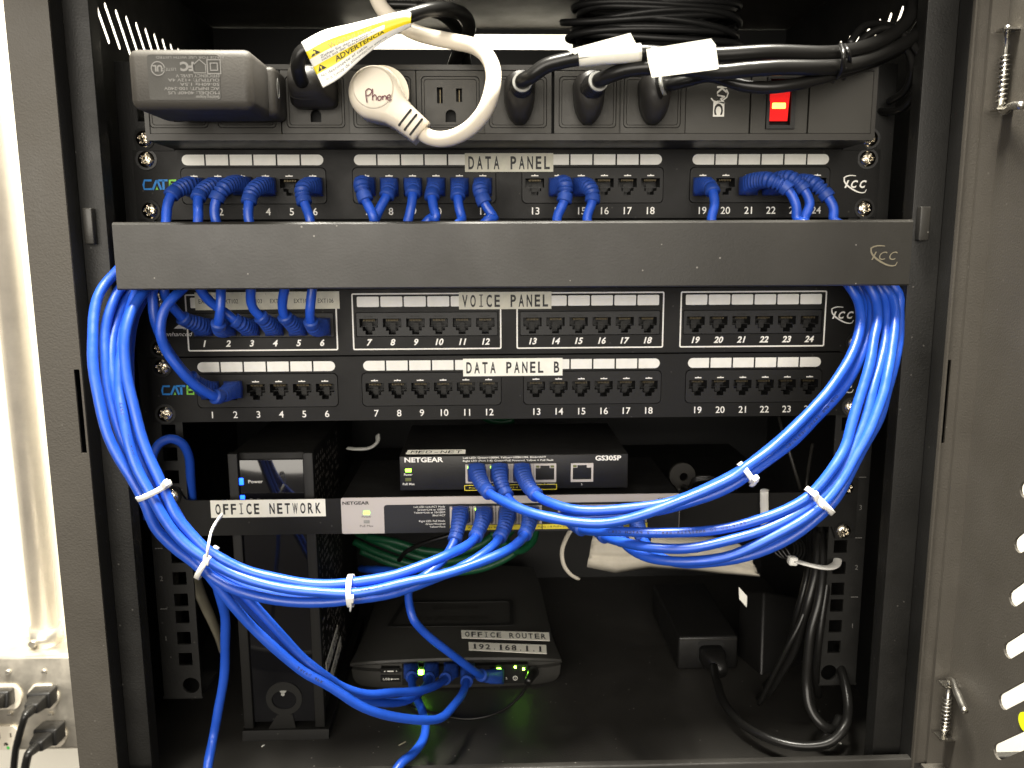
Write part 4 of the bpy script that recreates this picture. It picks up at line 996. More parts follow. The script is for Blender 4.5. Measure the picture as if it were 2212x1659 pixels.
to = t.add(b, 'warning_tag'); md = to.modifiers.new('s', 'SOLIDIFY'); md.thickness = .0003; md.offset = 1
b = MB('ink')
fn = lambda u, v: tagpt(u, v, .35)
def tgt(s, u, v, h, wd, m='ink', off=0.): b.m(m); b.text(s, u, v, h, wd, fn=fn, off=off)
b.m('yellow'); 
tgt('WARNUNG', .36, .68, .12, .34, 'orange', .02); tgt('Ziehen Sie den Netzstecker', .34, .565, .06, .46); tgt('nicht aus der Steckdose', .30, .50, .055, .38)
tgt('ADVERTENCIA', .42, .38, .12, .42, 'ink', .02); tgt('No desconecte el cable', .26, .225, .07, .42); tgt('de la fuente de alimentacion externa', .36, .12, .065, .58)
for (u, v) in ((.08, .70), (.08, .375)):
    b.m('ink'); b.face([b.bm.verts.new(fn(u-.045, v-.055)), b.bm.verts.new(fn(u+.045, v-.055)), b.bm.verts.new(fn(u, v+.07))]); b.m('tagyellow'); b.text('!', u, v-.01, .07, None, fn=lambda a, c: tagpt(a, c, .55), off=.0)
t.add(b, 'printed_text', to)
# cream phone plug
t = T('power_cord', 'cream flat round power plug with Phone handwritten on it and thick looping cable', 'power cord', P(820, 210, -70), 'power cords on the strip')
b = MB('cream'); pc = P(814, 206, -66); o = b.sm
ang = math.atan2(-(288-206), (913-814)); ax = Vector((math.cos(ang), 0, math.sin(ang))); az = Vector((-math.sin(ang), 0, math.cos(ang)))
outl = []
def capsule(r0, r1, L, n=36):
    out = []; beta = math.acos(min(1, (r0-r1)/L*1.0)) 
    for i in range(n+1):
        a = beta+(2*math.pi-2*beta)*i/n; out.append((r0*math.cos(a), r0*math.sin(a)))
    m_a = out[-1]; 
    out += [(L*.42, -r0*.62), (L*.60, -r1*1.12), (L, -r1), (L, r1), (L*.60, r1*1.12), (L*.42, r0*.62)]
    return out
def solid_outline(b, out, y0, y1, rb, c, ax, az, seg=4):
    n = len(out); rings = []; cx_ = sum(p[0] for p in out)/n; cy_ = sum(p[1] for p in out)/n
    # inset normals
    N = []
    for i in range(n):
        p0, p1, p2 = Vector(out[i-1]), Vector(out[i]), Vector(out[(i+1) % n]); d = ((p1-p0).normalized()+(p2-p1).normalized()).normalized(); N.append(Vector((d.y, -d.x)))
    lev = [(y0, 0.)]+[(y1+rb*(1-math.sin(math.radians(90*k/seg))), rb*(1-math.cos(math.radians(90*k/seg)))) for k in range(seg+1)]
    b.sm = True
    for (y, ins) in lev:
        rings.append([b.bm.verts.new(c+ax*(p[0]-N[i].x*ins)+az*(p[1]-N[i].y*ins)+Vector((0, y, 0))) for i, p in enumerate(out)])
    for a, q in zip(rings, rings[1:]):
        for k in range(n): b.face([a[k], a[(k+1) % n], q[(k+1) % n], q[k]])
    b.face(rings[-1]); b.face(rings[0][::-1]); b.sm = False
r0 = 14.6; Lp = (P(913, 288, -66)-pc).length
solid_outline(b, capsule(r0, 7.0, Lp), 10, -12, 5, pc, ax, az)
q = P(828, 203, -52); b.cyl((q.x, -56, q.z), (q.x, -46, q.z), 15, 14.5, 36)
solid_outline(b, circ(0, 0, 11.0, 30), -11, -12.6, .8, pc-ax*1.5+az*1.2, ax, az)
plug_o = t.add(b, 'plug')
b = MB('dark')
for k in range(3):
    s0_ = Lp*(.66+.12*k); cc = pc+ax*s0_+Vector((0, -12.1, 0))
    b.plateF(slotpoly((0, -5.2), (0, 5.2), .6), [], cc, ax, az, .5)
t.add(b, 'grip_slot', plug_o)
b = MB('marker'); c = P(820, 209, -79.0)
hw_ = lambda pts, wd=.55: b.line([(P(x, y, -79).x, P(x, y, -79).z) for x, y in pts], wd, y=-79.6)
def sl(pts): return [(v.x, v.z) for v in spline([P(x, y, -79) for x, y in pts], .3)]
for s_ in ([(790, 197), (791, 210), (793, 222)], [(790, 197), (796, 192), (803, 196), (800, 204), (792, 208)], [(805, 192), (805, 204), (805, 217)], [(805, 210), (810, 205), (813, 209), (813, 217)], [(819, 208), (816, 212), (818, 217), (823, 215), (823, 209), (819, 208)], [(826, 207), (827, 216)], [(827, 211), (831, 207), (834, 209), (834, 216)], [(837, 212), (843, 210), (842, 205), (837, 208), (837, 214), (841, 217), (846, 215)]):
    b.line(sl(s_), .6, y=-79.6)
t.add(b, 'handwriting', plug_o)
flatcord(t, [(905, 281, -68), (922, 294, -70), (951, 301, -74), (986, 294, -80), (1021, 272, -86), (1048, 238, -90), (1062, 199, -90), (1066, 159, -84), (1054, 124, -76), (1026, 101, -68), (986, 91, -62), (939, 82, -58), (892, 68, -54), (857, 47, -50), (829, 23, -46), (812, -8, -40), (805, -50, -20)], 4.35, 'cream')
# black right-hand plugs
def roundplug(lab, px, py, ex, ey, eY, path, r=4.1, oc=None, loc_lab=None):
    t = T('power_cord', lab, 'power cord', P(px, py, -60), 'power cords on the strip')
    c = P(px, py, PY); b = MB('plug')
    oplug(b, 0, [(c.x, PY+1, zc+1, 11.0, 14, .8, 0), (c.x, PY-8, zc+1, 11.0, 14, .8, 0), (c.x, PY-13, zc+2.5, 10.3, 12, .4, 0), (c.x+.5, PY-18, zc+5, 8.5, 9.4, .2, 0)], pear=.45)
    t.add(b, 'plug')
    e = P(ex, ey, eY); b = MB('rubber'); s0_ = Vector((c.x+.5, PY-16, zc+5.5)); 
    C = [s0_.lerp(e, k/24) for k in range(25)]
    b.tube(C, lambda s, L: 7.4-2.2*s/L+(.0 if (s % 2.4) < 1.2 else -.6), 20, raw=True); t.add(b, 'strain_relief')
    d = (e-s0_).normalized(); b = MB('greyport'); b.cyl(e-d*.6, e+d*1.2, 5.6, 5.4); t.add(b, 'collar')
    b = MB('rubber'); b.tube([e-d*2, e+d*2.5]+W(path), r, 16, 2.0); t.add(b, 'cable'); return t
p6 = [(1148, 164, -78), (1178, 143, -81), (1219, 131, -83), (1260, 124, -85), (1320, 119, -87), (1385, 114, -88), (1460, 119, -86), (1551, 119, -86), (1663, 113, -86), (1779, 116, -82), (1824, 112, -74), (1880, 98, -60), (1930, 72, -44), (1968, 30, -28), (1975, -30, -10)]
p7 = [(1318, 163, -80), (1351, 152, -84), (1402, 146, -88), (1470, 148, -90), (1551, 156, -90), (1607, 151, -90), (1682, 146, -89), (1776, 146, -86), (1830, 142, -76), (1880, 128, -62), (1930, 106, -48), (1975, 78, -32), (2000, 40, -14)]
p8 = [(1450, 183, -68), (1490, 173, -74), (1532, 164, -76), (1570, 174, -78), (1607, 185, -80), (1663, 189, -82), (1719, 182, -82), (1794, 163, -78), (1840, 150, -68), (1890, 132, -52), (1940, 108, -36), (1985, 80, -18)]
w6 = roundplug('black power cord with a white flag label, plugged into the sixth outlet', 1122, 215, 1128, 178, -70, p6)
w7 = roundplug('black power cord with a wide white wrap label, plugged into the seventh outlet', 1270, 215, 1292, 176, -72, p7)
w8 = roundplug('black power cord sagging behind the other two, plugged into the eighth outlet', 1410, 212, 1432, 186, -62, p8, 3.4)
def flag(t, quad, Y, Yb=None, name='paper_label', bend=0):
    b = MB('paper'); b.sm = False; pts = [P(x, y, Y) for x, y in quad]; back = [p+Vector((0, .5, 0)) for p in pts]
    A_ = [b.bm.verts.new(p) for p in pts]; B_ = [b.bm.verts.new(p) for p in back]; b.face(A_); b.face(B_[::-1])
    for i in range(len(A_)): b.face([A_[i], B_[i], B_[(i+1) % len(A_)], A_[(i+1) % len(A_)]])
    return b
b = flag(w6, [(1225, 108), (1362, 71), (1380, 108), (1250, 122)], -88); b.tube(W([(1251, 125, -84), (1300, 120, -86), (1340, 117.5, -87.5), (1384, 114, -88)]), 4.75, 20)
b.m('greyprint'); b.text('PWR 1', P(1330, 92, -88.3).x, P(1330, 92, -88.3).z, 1.6, 8, y=-88.3, rot=.25); w6.add(b, 'paper_label')
b = flag(w7, [(1396, 106), (1536, 83), (1546, 96), (1553, 148), (1548, 150), (1408, 168), (1400, 135)], -94.8)
w7.add(b, 'paper_label')
# black cord tangle on the upper right
t = T('power_cord', 'coil of thin black cord hanging by the upper right corner of the cabinet', 'power cord', P(1950, 150, -20))
for k, pts in enumerate(([(1840, 120, -58), (1870, 80, -50), (1910, 62, -44), (1950, 76, -40), (1982, 112, -36), (1993, 140, -34), (1990, 168, -32), (1977, 198, -28), (1958, 226, -22), (1935, 240, -12), (1900, 240, 4)],
    [(1845, 150, -50), (1880, 100, -44), (1925, 84, -38), (1960, 110, -34), (1970, 150, -30), (1955, 195, -20), (1920, 220, -6)],
    [(1822, 170, -66), (1835, 140, -78), (1832, 112, -86), (1824, 98, -80)], [(1800, 176, -70), (1818, 150, -88), (1822, 120, -92), (1816, 96, -84)],
    [(1850, 135, -40), (1900, 110, -36), (1950, 60, -30), (1975, 20, -20), (1980, -30, 0)],
    [(1835, 95, -50), (1860, 62, -40), (1890, 52, -30), (1930, 60, -20), (1955, 90, -10)])):
    b = MB('rubber'); b.tube(W(pts), 2.2 if k in (0, 1, 4, 5) else 1.2, 12, 2); t.add(b, 'cable')
b = MB('jack')
for k in range(9):
    c_ = P(1412, 18+k*9.5, 80); rr_ = 58+4*math.sin(k*2.4)
    b.tube([c_+Vector((math.cos(a)*rr_*(1+.05*math.sin(k*5.1))+4*math.sin(k*1.7), math.sin(a)*26, 3.5*math.sin(a*1+k*2.2)+1.5*math.sin(2*a+k))) for a in [6.28318*i/40 for i in range(41)]], 2.5, 8, raw=True)
single(b, 'coiled_cord', 'glossy coil of black cord under the cabinet roof behind the white labels', 'cord', P(1400, 60, 45))
b = MB('rubber'); b.tube(W([(905, 18, -50), (950, 30, -40), (985, 60, -20), (1000, 100, 0), (1010, 150, 20)]), 3.4, 12)
b.tube(W([(830, 10, -40), (900, 12, -44), (950, 18, -46), (1000, 26, -40), (1016, 50, -30)]), 2.2, 10)
single(b, 'black_cord', 'pair of black cords crossing behind the cream cable near the roof', 'cord', P(950, 30, -40))
# ================================================================== lower bay
# modem (tall, upright)
mo = T('cable_modem', 'tall upright black modem with glossy front, blue lights and perforated side', 'modem', (P(600, 1580, 12).x, 80, FZ))
Ym = 12
mz1 = P(585, 978, Ym).z; mx0, mx1 = P(500, 1100, Ym).x, P(682, 1100, Ym).x
ix0, ix1 = P(524, 1100, Ym).x, P(657, 1100, Ym).x
Dm = 175
b = MB('panel'); b.box(mx0+1.5, mx1-1.5, Ym+4, Ym+Dm, FZ+14, mz1-.5, 1.2); 
b.plateX([(Ym-5, FZ+.2), (Ym+Dm, FZ+.2), (Ym+Dm-8, FZ+12), (Ym-3, FZ+7)], [], mx0-1, mx1+3)
bo = mo.add(b, 'body')
for xa_, xb_ in ((mx0, ix0-1), (ix1+1, mx1)):
    b = MB('module'); b.box(xa_, xb_, Ym-2, Ym+4, FZ+8, mz1, .6); mo.add(b, 'front_rib')
b = MB('gloss'); b.box(ix0-.8, ix1+.8, Ym, Ym+3.9, FZ+12, mz1-5.0, .3); gp = mo.add(b, 'glossy_front')
b = MB('dark')
xr = mx1-1.4
for i in range(30):
    for j in range(46):
        y_2 = Ym+7+i*3.1+(j % 2)*1.55; z_2 = mz1-8-j*5.6
        if z_2 < FZ+22: continue
        b.bm.verts.ensure_lookup_table() if False else None
        pts = [(y_2-.55, z_2-1.4), (y_2+.55, z_2-1.4), (y_2+.55, z_2+1.4), (y_2-.55, z_2+1.4)]
        b.m('silver' if random.random() < .4 else 'dark'); b.face([b.bm.verts.new((xr+.05, *q)) for q in pts])
mo.add(b, 'perforated_side')
for px, py in ((521, 1040), (524, 1077)):
    q = P(px, py, Ym); b = MB('led_b'); b.box(q.x-1.6, q.x+1.6, Ym-.4, Ym+.2, q.z-2.4, q.z+2.4, .2); mo.add(b, 'indicator', gp)
b = MB('white'); yk = Ym-.15; q = P(552, 1040, yk); b.text('Power', q.x, q.z, 2.4, 10, y=yk, off=.01); q = P(556, 1080, yk); b.text('Online', q.x, q.z, 2.4, 12, y=yk)
q = P(614, 1512-0, yk); 
mo.add(b, 'printed_text', gp)
b = MB('greyport')
for px, py, r_3 in ((612, 1478, 1.9), (611, 1490, 2.7), (611, 1500, 1.4), (700, 1460, 1)): q = P(px, py, yk); b.plate(circ(q.x, q.z, r_3, 16), [], yk-.05, yk)
b2 = MB('module'); q = P(614, 1508, Ym); b2.plate(circ(q.x, q.z, 13.0, 32), [circ(q.x, q.z-1, 9.0, 28, 7.5)], Ym-.9, Ym-.1); b2.plate([(q.x-5.5, q.z-12.6), (q.x+5.5, q.z-12.6), (q.x+8, q.z-26), (q.x-14, q.z-26)], [], Ym-.75, Ym-.12)
mo.add(b, 'logo', gp); mo.add(b2, 'badge', gp)
for txt, y_a, zc_, ln in (('DATA MODEM', 62, -0, 62), ('96.190.240.7', 50, -0, 68)):
    pass
c1 = PX(716, 1402, mx1-1.2); c2 = PX(700, 1425, mx1-1.2)
for (txt, px0, py0, px1, py1) in (('DATA MODEM', 705, 1446, 730, 1362), ('96.190.240.7', 712, 1478, 737, 1385)):
    a_, c_ = PX(px0, py0, mx1+.3), PX(px1, py1, mx1+.3); d_ = (c_-a_); L_ = d_.length; d_.normalize(); nrm = Vector((1, 0, 0)); up_ = nrm.cross(d_).normalized()
    b = MB('paper'); b.plateF([(0, -5), (L_, -5), (L_, 5), (0, 5)], [], a_, d_, up_, .3)
    b.m('ink'); b.mono(txt, L_/2, 0, 6.5, L_/(len(txt)+.7), fn=lambda u, v: a_+d_*u+up_*v+nrm*.35, off=.01)
    mo.add(b, 'paper_label', label='paper label reading '+txt+' on the perforated side')
# router
ro = T('router', 'low black router with labels OFFICE ROUTER and 192.168.1.1, ports facing out', 'router', (P(985, 1480, 75).x, 140, FZ))
Yr = 75
rx0, rx1 = P(758, 1440, Yr).x, P(1212, 1440, Yr).x; zr = FZ
zt_r = P(985, 1408, Yr).z
xm = (rx0+rx1)/2; hw = (rx1-rx0)/2
b = MB('router_case')
def yb(x): return Yr-3*(1-((x-xm)/hw)**2)
segs = 36; b.sm = True; rows = []
prof = [(3.5, 0, .885), (1.0, 1.2, .925), (-.4, 4.5, .965), (-.8, 9, .99), (-.8, 16.5, 1.0), (3.0, 17.2, .99), (3.5, 20.5, .985), (-4, 23.6, 1.0), (-7.6, 24.6, 1.0), (-8.6, 26.2, 1.0), (-7.6, 27.8, .998), (-3, 28.6, .99), (10, 30.2, .965), (24, 32.6, .94), (60, 35, .92), (120, 35.6, .90), (170, 34, .86), (176, 28, .84), (177, 0, .84)]
for (dy_, z, k) in prof:
    row = []
    for i in range(segs+1):
        u = -1+2*i/segs; x = xm+hw*k*u
        edge = (abs(u)**8); zz = z*(1-.10*edge) if z > 20 else z
        bow = 3.4*(1-u*u) if z > 20 else 1.5*(1-u*u)
        y = Yr+dy_-(2.5*(1-u*u))+edge*4
        zz2 = zr+zz+(3.8*(1-u*u) if z > 17.5 else 0)
        row.append(b.bm.verts.new((x, y, zz2)))
    rows.append(row)
for a_, c_ in zip(rows, rows[1:]):
    for i in range(segs): b.face([a_[i], a_[i+1], c_[i+1], c_[i]])
for s_ in (0, segs): b.sm = False; b.face([r[s_] for r in rows])
b.face([rows[0][i] for i in range(segs+1)]+[rows[-1][i] for i in range(segs, -1, -1)])
rb = ro.add(b, 'case'); sharp(rb, 30)
b = MB('panel')   # port strip
def rp_(px, py, Y=None): return P(px, py, Yr-3.4)
q0, q1 = rp_(868, 1440), rp_(1140, 1475); b.plate([(q0.x, q1.z), (q1.x, q1.z), (q1.x, q0.z), (q0.x, q0.z)], [], Yr-3.6, Yr+4)
q0, q1 = rp_(822, 1445), rp_(862, 1454); b.plate([(q0.x, q1.z), (q1.x, q1.z), (q1.x, q0.z), (q0.x, q0.z)], [], Yr-3.2, Yr+4)
q0, q1 = rp_(822, 1460), rp_(866, 1473); b.plate([(q0.x, q1.z), (q1.x, q1.z), (q1.x, q0.z), (q0.x, q0.z)], [], Yr-3.2, Yr+4)
b.m('white'); yk = Yr-3.4
q = P(835, 1467, yk); b.text('USB', q.x, q.z, 1.9, 5.5, y=yk); q = P(854, 1467, yk); b.line([(q.x-3, q.z), (q.x+3, q.z)], .35, yk); b.plate(circ(q.x-3, q.z, .7, 10), [], yk-.05, yk); 
q = P(842, 1450, yk); b.box(q.x-4.5, q.x-3.6, yk-.1, yk, q.z-.4, q.z+.4); b.box(q.x-2, q.x+3, yk-.1, yk, q.z-.4, q.z+.4); b.box(q.x+5, q.x+5.8, yk-.1, yk, q.z-.4, q.z+.4)
yk = Yr-3.9; q = P(1113, 1465, yk); b.plate(circ(q.x, q.z, 1.9, 20), [circ(q.x, q.z, 1.5, 20)], yk, yk+.1); b.box(q.x-.15, q.x+.15, yk-.05, yk, q.z-.9, q.z+.9)
q = P(1094, 1465, yk); b.text('S', q.x, q.z, 2.2, y=yk)
b.m('orange'); q = P(1078, 1465, yk); b.box(q.x-1.9, q.x+1.9, yk-.4, yk+.2, q.z-2.8, q.z+2.8)
ro.add(b, 'port_strip', rb)
for px, py in ((909, 1452), (1077, 1448), (1131, 1445), (1113, 1441)):
    q = P(px, py, yk); s_ = 1.7 if px in (909, 1077) else .7; b = MB('led_r'); b.box(q.x-s_, q.x+s_, yk-.6, yk+.4, q.z-s_*1.1, q.z+s_*1.1, .3); ro.add(b, 'indicator', rb)
ztop = zr+39.2
def on_top(px, py, dz=0.): return PZ(px, py, ztop+dz)
for txt, qd in (('OFFICE ROUTER', [(997, 1378), (1188, 1384), (1186, 1366), (996, 1361)]), ('192.168.1.1', [(1013, 1404), (1181, 1412), (1180, 1393), (1012, 1387)])):
    q = [on_top(x, y) for x, y in qd]
    b = MB('paper'); A_ = [b.bm.verts.new(v) for v in q]; B_ = [b.bm.verts.new(v-Vector((0, 0, .3))) for v in q]; b.face(A_); b.face(B_[::-1])
    for i in range(4): b.face([A_[i], B_[i], B_[(i+1) % 4], A_[(i+1) % 4]])
    b.m('ink'); b.mono(txt, .5, .5, .62, 1/(len(txt)+.9), fn=lambda u, v, q=q: q[0].lerp(q[1], u).lerp(q[3].lerp(q[2], u), v)+Vector((0, 0, .12)), off=.02, wf=.72)
    ro.add(b, 'paper_label', label='white paper label reading '+txt)
b = MB('inner'); q = [on_top(x, y) for x, y in ((835, 1355), (1110, 1352), (1108, 1296), (872, 1298))]
for k0_, k1_, dz in ((0, 1, .1),):
    fnq = lambda u, v, dz=0.: q[0].lerp(q[1], u).lerp(q[3].lerp(q[2], u), v)+Vector((0, 0, dz))
    v_, f_ = plate_geo(rrect(0, 1, 0, 1, .06), [rrect(.03, .97, .08, .92, .05)]); b.geo(v_, f_, lambda a, c, e: fnq(a, c, .2+e*.4))
b.m('bar'); b.text('WIRELESS', .5, .3, .16, .6, fn=lambda u, v: fnq(u, v, .15)); b.text('ROUTER', .5, .7, .12, .4, fn=lambda u, v: fnq(u, v, .15))
ro.add(b, 'embossed_frame', rb)
b = MB('rubber'); b.tube(W([(1152, 1452, 71), (1150, 1456, 63), (1145, 1464, 55), (1140, 1474, 49)]), lambda s, L: 4.6-1.6*s/L, 16, 1.0)
t = T('power_cord', 'thin black power lead with barrel plug at the right end of the router', 'power cord', P(1100, 1520, 10)); t.add(b, 'plug')
flatcord(t, [(1141, 1472, 50), (1130, 1495, 42), (1100, 1525, 33), (1060, 1545, 26), (1010, 1553, 24), (960, 1546, 30), (900, 1528, 44), (860, 1513, 60)], 1.1)
# power bricks
pb = T('power_brick', 'black rectangular power brick lying on the cabinet floor, socket end facing out', 'power brick', P(1525, 1450, 100), 'power adapters and bricks')
Yp = 96; q0, q1 = P(1466, 1376, Yp), P(1592, 1450, Yp)
zt_b = P(1530, 1375, Yp).z; 
b = MB('blackpl'); b.box(q0.x, q1.x, Yp, Yp+112, FZ+.2, zt_b, 2.2); pbb = pb.add(b, 'body')
b = MB('dark'); sx = P(1535, 1410, Yp).x; b.plate(rrect(sx-11, sx+11, FZ+6, zt_b-3.5, 3), [], Yp-.3, Yp); pb.add(b, 'inlet', pbb)
b = MB('bar'); b.box(q0.x+1, q1.x-1, Yp-.5, Yp-.1, zt_b-2.8, zt_b-2.2); pb.add(b, 'edge_line', pbb)
t = T('power_cord', 'thick black mains cord plugged into the power brick and looping along the front lip', 'power cord', P(1700, 1600, -20))
b = MB('blackpl'); zc_ = (FZ+zt_b)/2
oplug(b, 0, [(sx, Yp-.2, zc_, 10, 7.5, 3, 0), (sx, Yp-12, zc_, 10, 7.5, 3, 0), (sx+1, Yp-17, zc_-1, 7.5, 6.5, 1, 0), (sx+2, Yp-26, zc_-3, 5, 5, 0, 0)]); t.add(b, 'plug')
flatcord(t, [(1542, 1440, 72), (1548, 1470, 50), (1565, 1520, 20), (1600, 1560, -4), (1650, 1590, -22), (1700, 1607, -32), (1750, 1612, -37), (1795, 1602, -38), (1824, 1570, -34), (1832, 1530, -22), (1826, 1480, -8), (1815, 1440, 6), (1808, 1400, 30)], 3.3)
pb2 = T('power_brick', 'second black power brick tilted behind, with a small white sticker on its edge', 'power brick', P(1680, 1480, 90), 'power adapters and bricks')
c_ = P(1672, 1385, 120); ax_ = Vector((.93, .25, -.28)).normalized(); az_ = Vector((.15, .45, .88)).normalized(); ay_ = az_.cross(ax_).normalized(); az_ = ax_.cross(ay_).normalized()
b = MB('blackpl'); b.obox(c_, ax_, ay_, az_, 52, 34, 78, 2.5); b2o = pb2.add(b, 'body')
b = MB('strip'); qd = [P(1596, 1268, 44), P(1614, 1288, 44), P(1613, 1312, 44), P(1597, 1294, 44)]; A_ = [b.bm.verts.new(v) for v in qd]; B_ = [b.bm.verts.new(v+Vector((0, .4, 0))) for v in qd]; b.face(A_); b.face(B_[::-1])
for i in range(4): b.face([A_[i], B_[i], B_[(i+1) % 4], A_[(i+1) % 4]])
pb2.add(b, 'sticker', b2o)
# face mask
b = MB('maskw'); b.sm = True
tp_ = [(1282, 1150), (1360, 1140), (1450, 1148), (1540, 1158), (1600, 1178), (1625, 1212)]; bt = [(1268, 1224), (1330, 1236), (1400, 1226), (1480, 1232), (1560, 1242), (1642, 1248)]
g = []
for i in range(31):
    u = i/30*5; k = min(int(u), 4); f_ = u-k
    a_ = (tp_[k][0]+(tp_[k+1][0]-tp_[k][0])*f_, tp_[k][1]+(tp_[k+1][1]-tp_[k][1])*f_); c2_ = (bt[k][0]+(bt[k+1][0]-bt[k][0])*f_, bt[k][1]+(bt[k+1][1]-bt[k][1])*f_)
    g.append([b.bm.verts.new(P(a_[0]+(c2_[0]-a_[0])*j/10, a_[1]+(c2_[1]-a_[1])*j/10+2*math.sin(j*1.3+u), 58-14*math.sin(math.pi*j/10)*math.sin(math.pi*i/30)+2*math.sin(j*2.1))) for j in range(11)])
for i in range(30):
    for j in range(10): b.face([g[i][j], g[i+1][j], g[i+1][j+1], g[i][j+1]])
fm = T('face_mask', 'crumpled off-white cloth face mask tucked under the shelf, its ear loop hanging', 'face mask', P(1450, 1200, 55)); mo_ = fm.add(b, 'cloth')
md = mo_.modifiers.new('s', 'SOLIDIFY'); md.thickness = .0012
b = MB('maskw'); b.tube(W([(1236, 1140, 50), (1222, 1165, 46), (1214, 1190, 44), (1218, 1220, 42), (1232, 1240, 42), (1250, 1251, 44)]), 2.0, 10, 2, flatten=.6); fm.add(b, 'ear_loop')
# black cords on the right
RC = [([(1760, 1140, 30), (1765, 1180, 14), (1762, 1230, 4), (1748, 1290, -2), (1735, 1340, -2), (1718, 1400, 4), (1690, 1450, 16), (1665, 1490, 30), (1640, 1510, 50)], 3.2),
      ([(1772, 1140, 26), (1776, 1190, 10), (1776, 1240, 0), (1768, 1300, -8), (1752, 1360, -12), (1745, 1420, -14), (1742, 1480, -16), (1750, 1530, -22), (1775, 1565, -28), (1800, 1575, -26), (1815, 1550, -18)], 3.3),
      ([(1750, 1150, 40), (1752, 1200, 26), (1740, 1260, 16), (1722, 1330, 14), (1705, 1400, 20), (1680, 1450, 34), (1655, 1480, 50)], 3.0),
      ([(1768, 1150, 20), (1758, 1210, 8), (1752, 1270, 2), (1730, 1340, -4), (1700, 1400, -4), (1672, 1455, 6), (1640, 1520, 26)], 1.8),
      ([(1790, 1150, 22), (1780, 1230, 6), (1772, 1300, -6), (1752, 1390, -8), (1748, 1450, -8), (1758, 1520, -4), (1770, 1560, 10)], 1.6),
      ([(1783, 1150, 30), (1788, 1200, 14), (1785, 1260, 6), (1775, 1330, 0), (1766, 1400, -2), (1762, 1450, 4), (1768, 1500, 20)], 3.0)]
for k, (pts, r_4) in enumerate(RC):
    b = MB('rubber'); b.tube(W(pts), r_4, 12, 2)
    single(b, 'power_cord', ['black cord curving left at the floor beside the right rail', 'black cord with a bright edge looping at the floor before the right rail', 'rearmost black cord descending left beside the right rail', 'thin black cord slanting left to the floor beside the right rail', 'thinnest black cord hanging with a kink before the right rail', 'short black cord hanging straight beside the right rail'][k], 'power cord', P(*pts[3]), 'black cords tied beside the right rail')
b = MB('rubber')
for k in range(4): b.tube(W([(1660+k*8, 1160, 40), (1668+k*10, 1185, 30), (1690+k*10, 1205+k*3, 26), (1712+k*8, 1200, 28), (1716+k*7, 1180, 32), (1700+k*8, 1160, 40)]), .9, 8, 2)
single(b, 'thin_cord', 'loops of thin black wire behind the right zip tie', 'cord', P(1700, 1190, 30))
b = MB('rubber')
for k in range(3): b.tube(W([(1490, 1050+k*2, 22), (1500, 1040-k*3, 16), (1530, 1036-k*3, 14), (1570, 1050-k*2, 18), (1600, 1068, 24)]), 1.3, 8, 2)
for k in range(1): b.tube(W([(1476, 1052, 30), (1496, 1060, 20), (1540, 1062, 16), (1600, 1070, 22)]), 2.0, 8, 2)
single(b, 'thin_cord', 'small tangle of thin black wire resting on the shelf right of the switches', 'cord', P(1520, 1050, 18))
b = MB('bar'); q = P(1473, 1026, 36); b.plate(circ(q.x, q.z, 9.5, 30), [circ(q.x+1, q.z-1, 3.2, 16)], 34, 37); b.plate([(q.x-5, q.z-8), (q.x+6, q.z-8.5), (q.x+16, q.z-22), (q.x+2, q.z-22)], [], 34.2, 36.8)
single(b, 'hanging_bracket', 'round black hanger eyelet standing behind the silver switch', 'bracket', q)
# green cables in the back
GC = [[(770, 1150, 120), (820, 1172, 110), (880, 1195, 105), (950, 1212, 105), (1010, 1205, 110), (1070, 1180, 118), (1110, 1140, 126)], [(765, 1170, 124), (820, 1195, 116), (900, 1220, 110), (980, 1226, 112), (1050, 1205, 120), (1100, 1165, 128)], [(790, 1160, 112), (850, 1170, 106), (920, 1190, 104), (1000, 1190, 106), (1060, 1160, 112), (1080, 1120, 120)],
      [(780, 1190, 130), (850, 1218, 124), (950, 1236, 120), (1040, 1228, 124), (1110, 1195, 130), (1150, 1150, 136)], [(1060, 1150, 96), (1090, 1175, 96), (1120, 1190, 100), (1150, 1170, 110), (1160, 1130, 120)], [(1040, 895, 150), (1055, 906, 150), (1085, 912, 150), (1110, 906, 150)]]
for k, pts in enumerate(GC):
    b = MB('greencable'); b.tube(W(pts), 3.2, 12, 2.5)
    single(b, 'green_cable', ['green cable in the middle of the sagging loop behind the silver switch', 'green cable second from the bottom of the loop behind the switch', 'uppermost green cable of the loop behind the silver switch', 'lowest green cable of the loop behind the silver switch', 'short green cable turning up at the right of the loop', 'green cable glimpsed just below the lowest patch panel'][k], 'cable', P(*pts[2]), 'green cables behind the shelf')
b = MB('rubber'); b.tube(W([(862, 1210, 90), (880, 1190, 70), (920, 1172, 60), (960, 1160, 56), (990, 1150, 56)]), 1.8, 10, 2)
single(b, 'thin_cord', 'thin black cord crossing in front of the green cables', 'cord', P(920, 1172, 60))
b = MB('creamd'); b.tube(W([(418, 1215, 60), (425, 1260, 58), (440, 1300, 58), (458, 1340, 60), (470, 1370, 66), (478, 1400, 76)]), lambda s, L: 9-4*s/L, 14, 2, flatten=.4)
single(b, 'cloth_strap', 'dull cream strap hanging behind the lower left blue bundle', 'strap', P(440, 1290, 58))
b = MB('greyport'); b.tube(W([(752, 968, 60), (770, 970, 56), (800, 967, 54), (815, 955, 56), (816, 940, 62)]), 2.4, 10, 1.5, flatten=.5); single(b, 'zip_tie', 'shaded white zip tie hanging in the dark right of the modem', 'zip tie', P(780, 966, 58), 'white zip ties')  # white nylon coloured grey, the shade is painted in
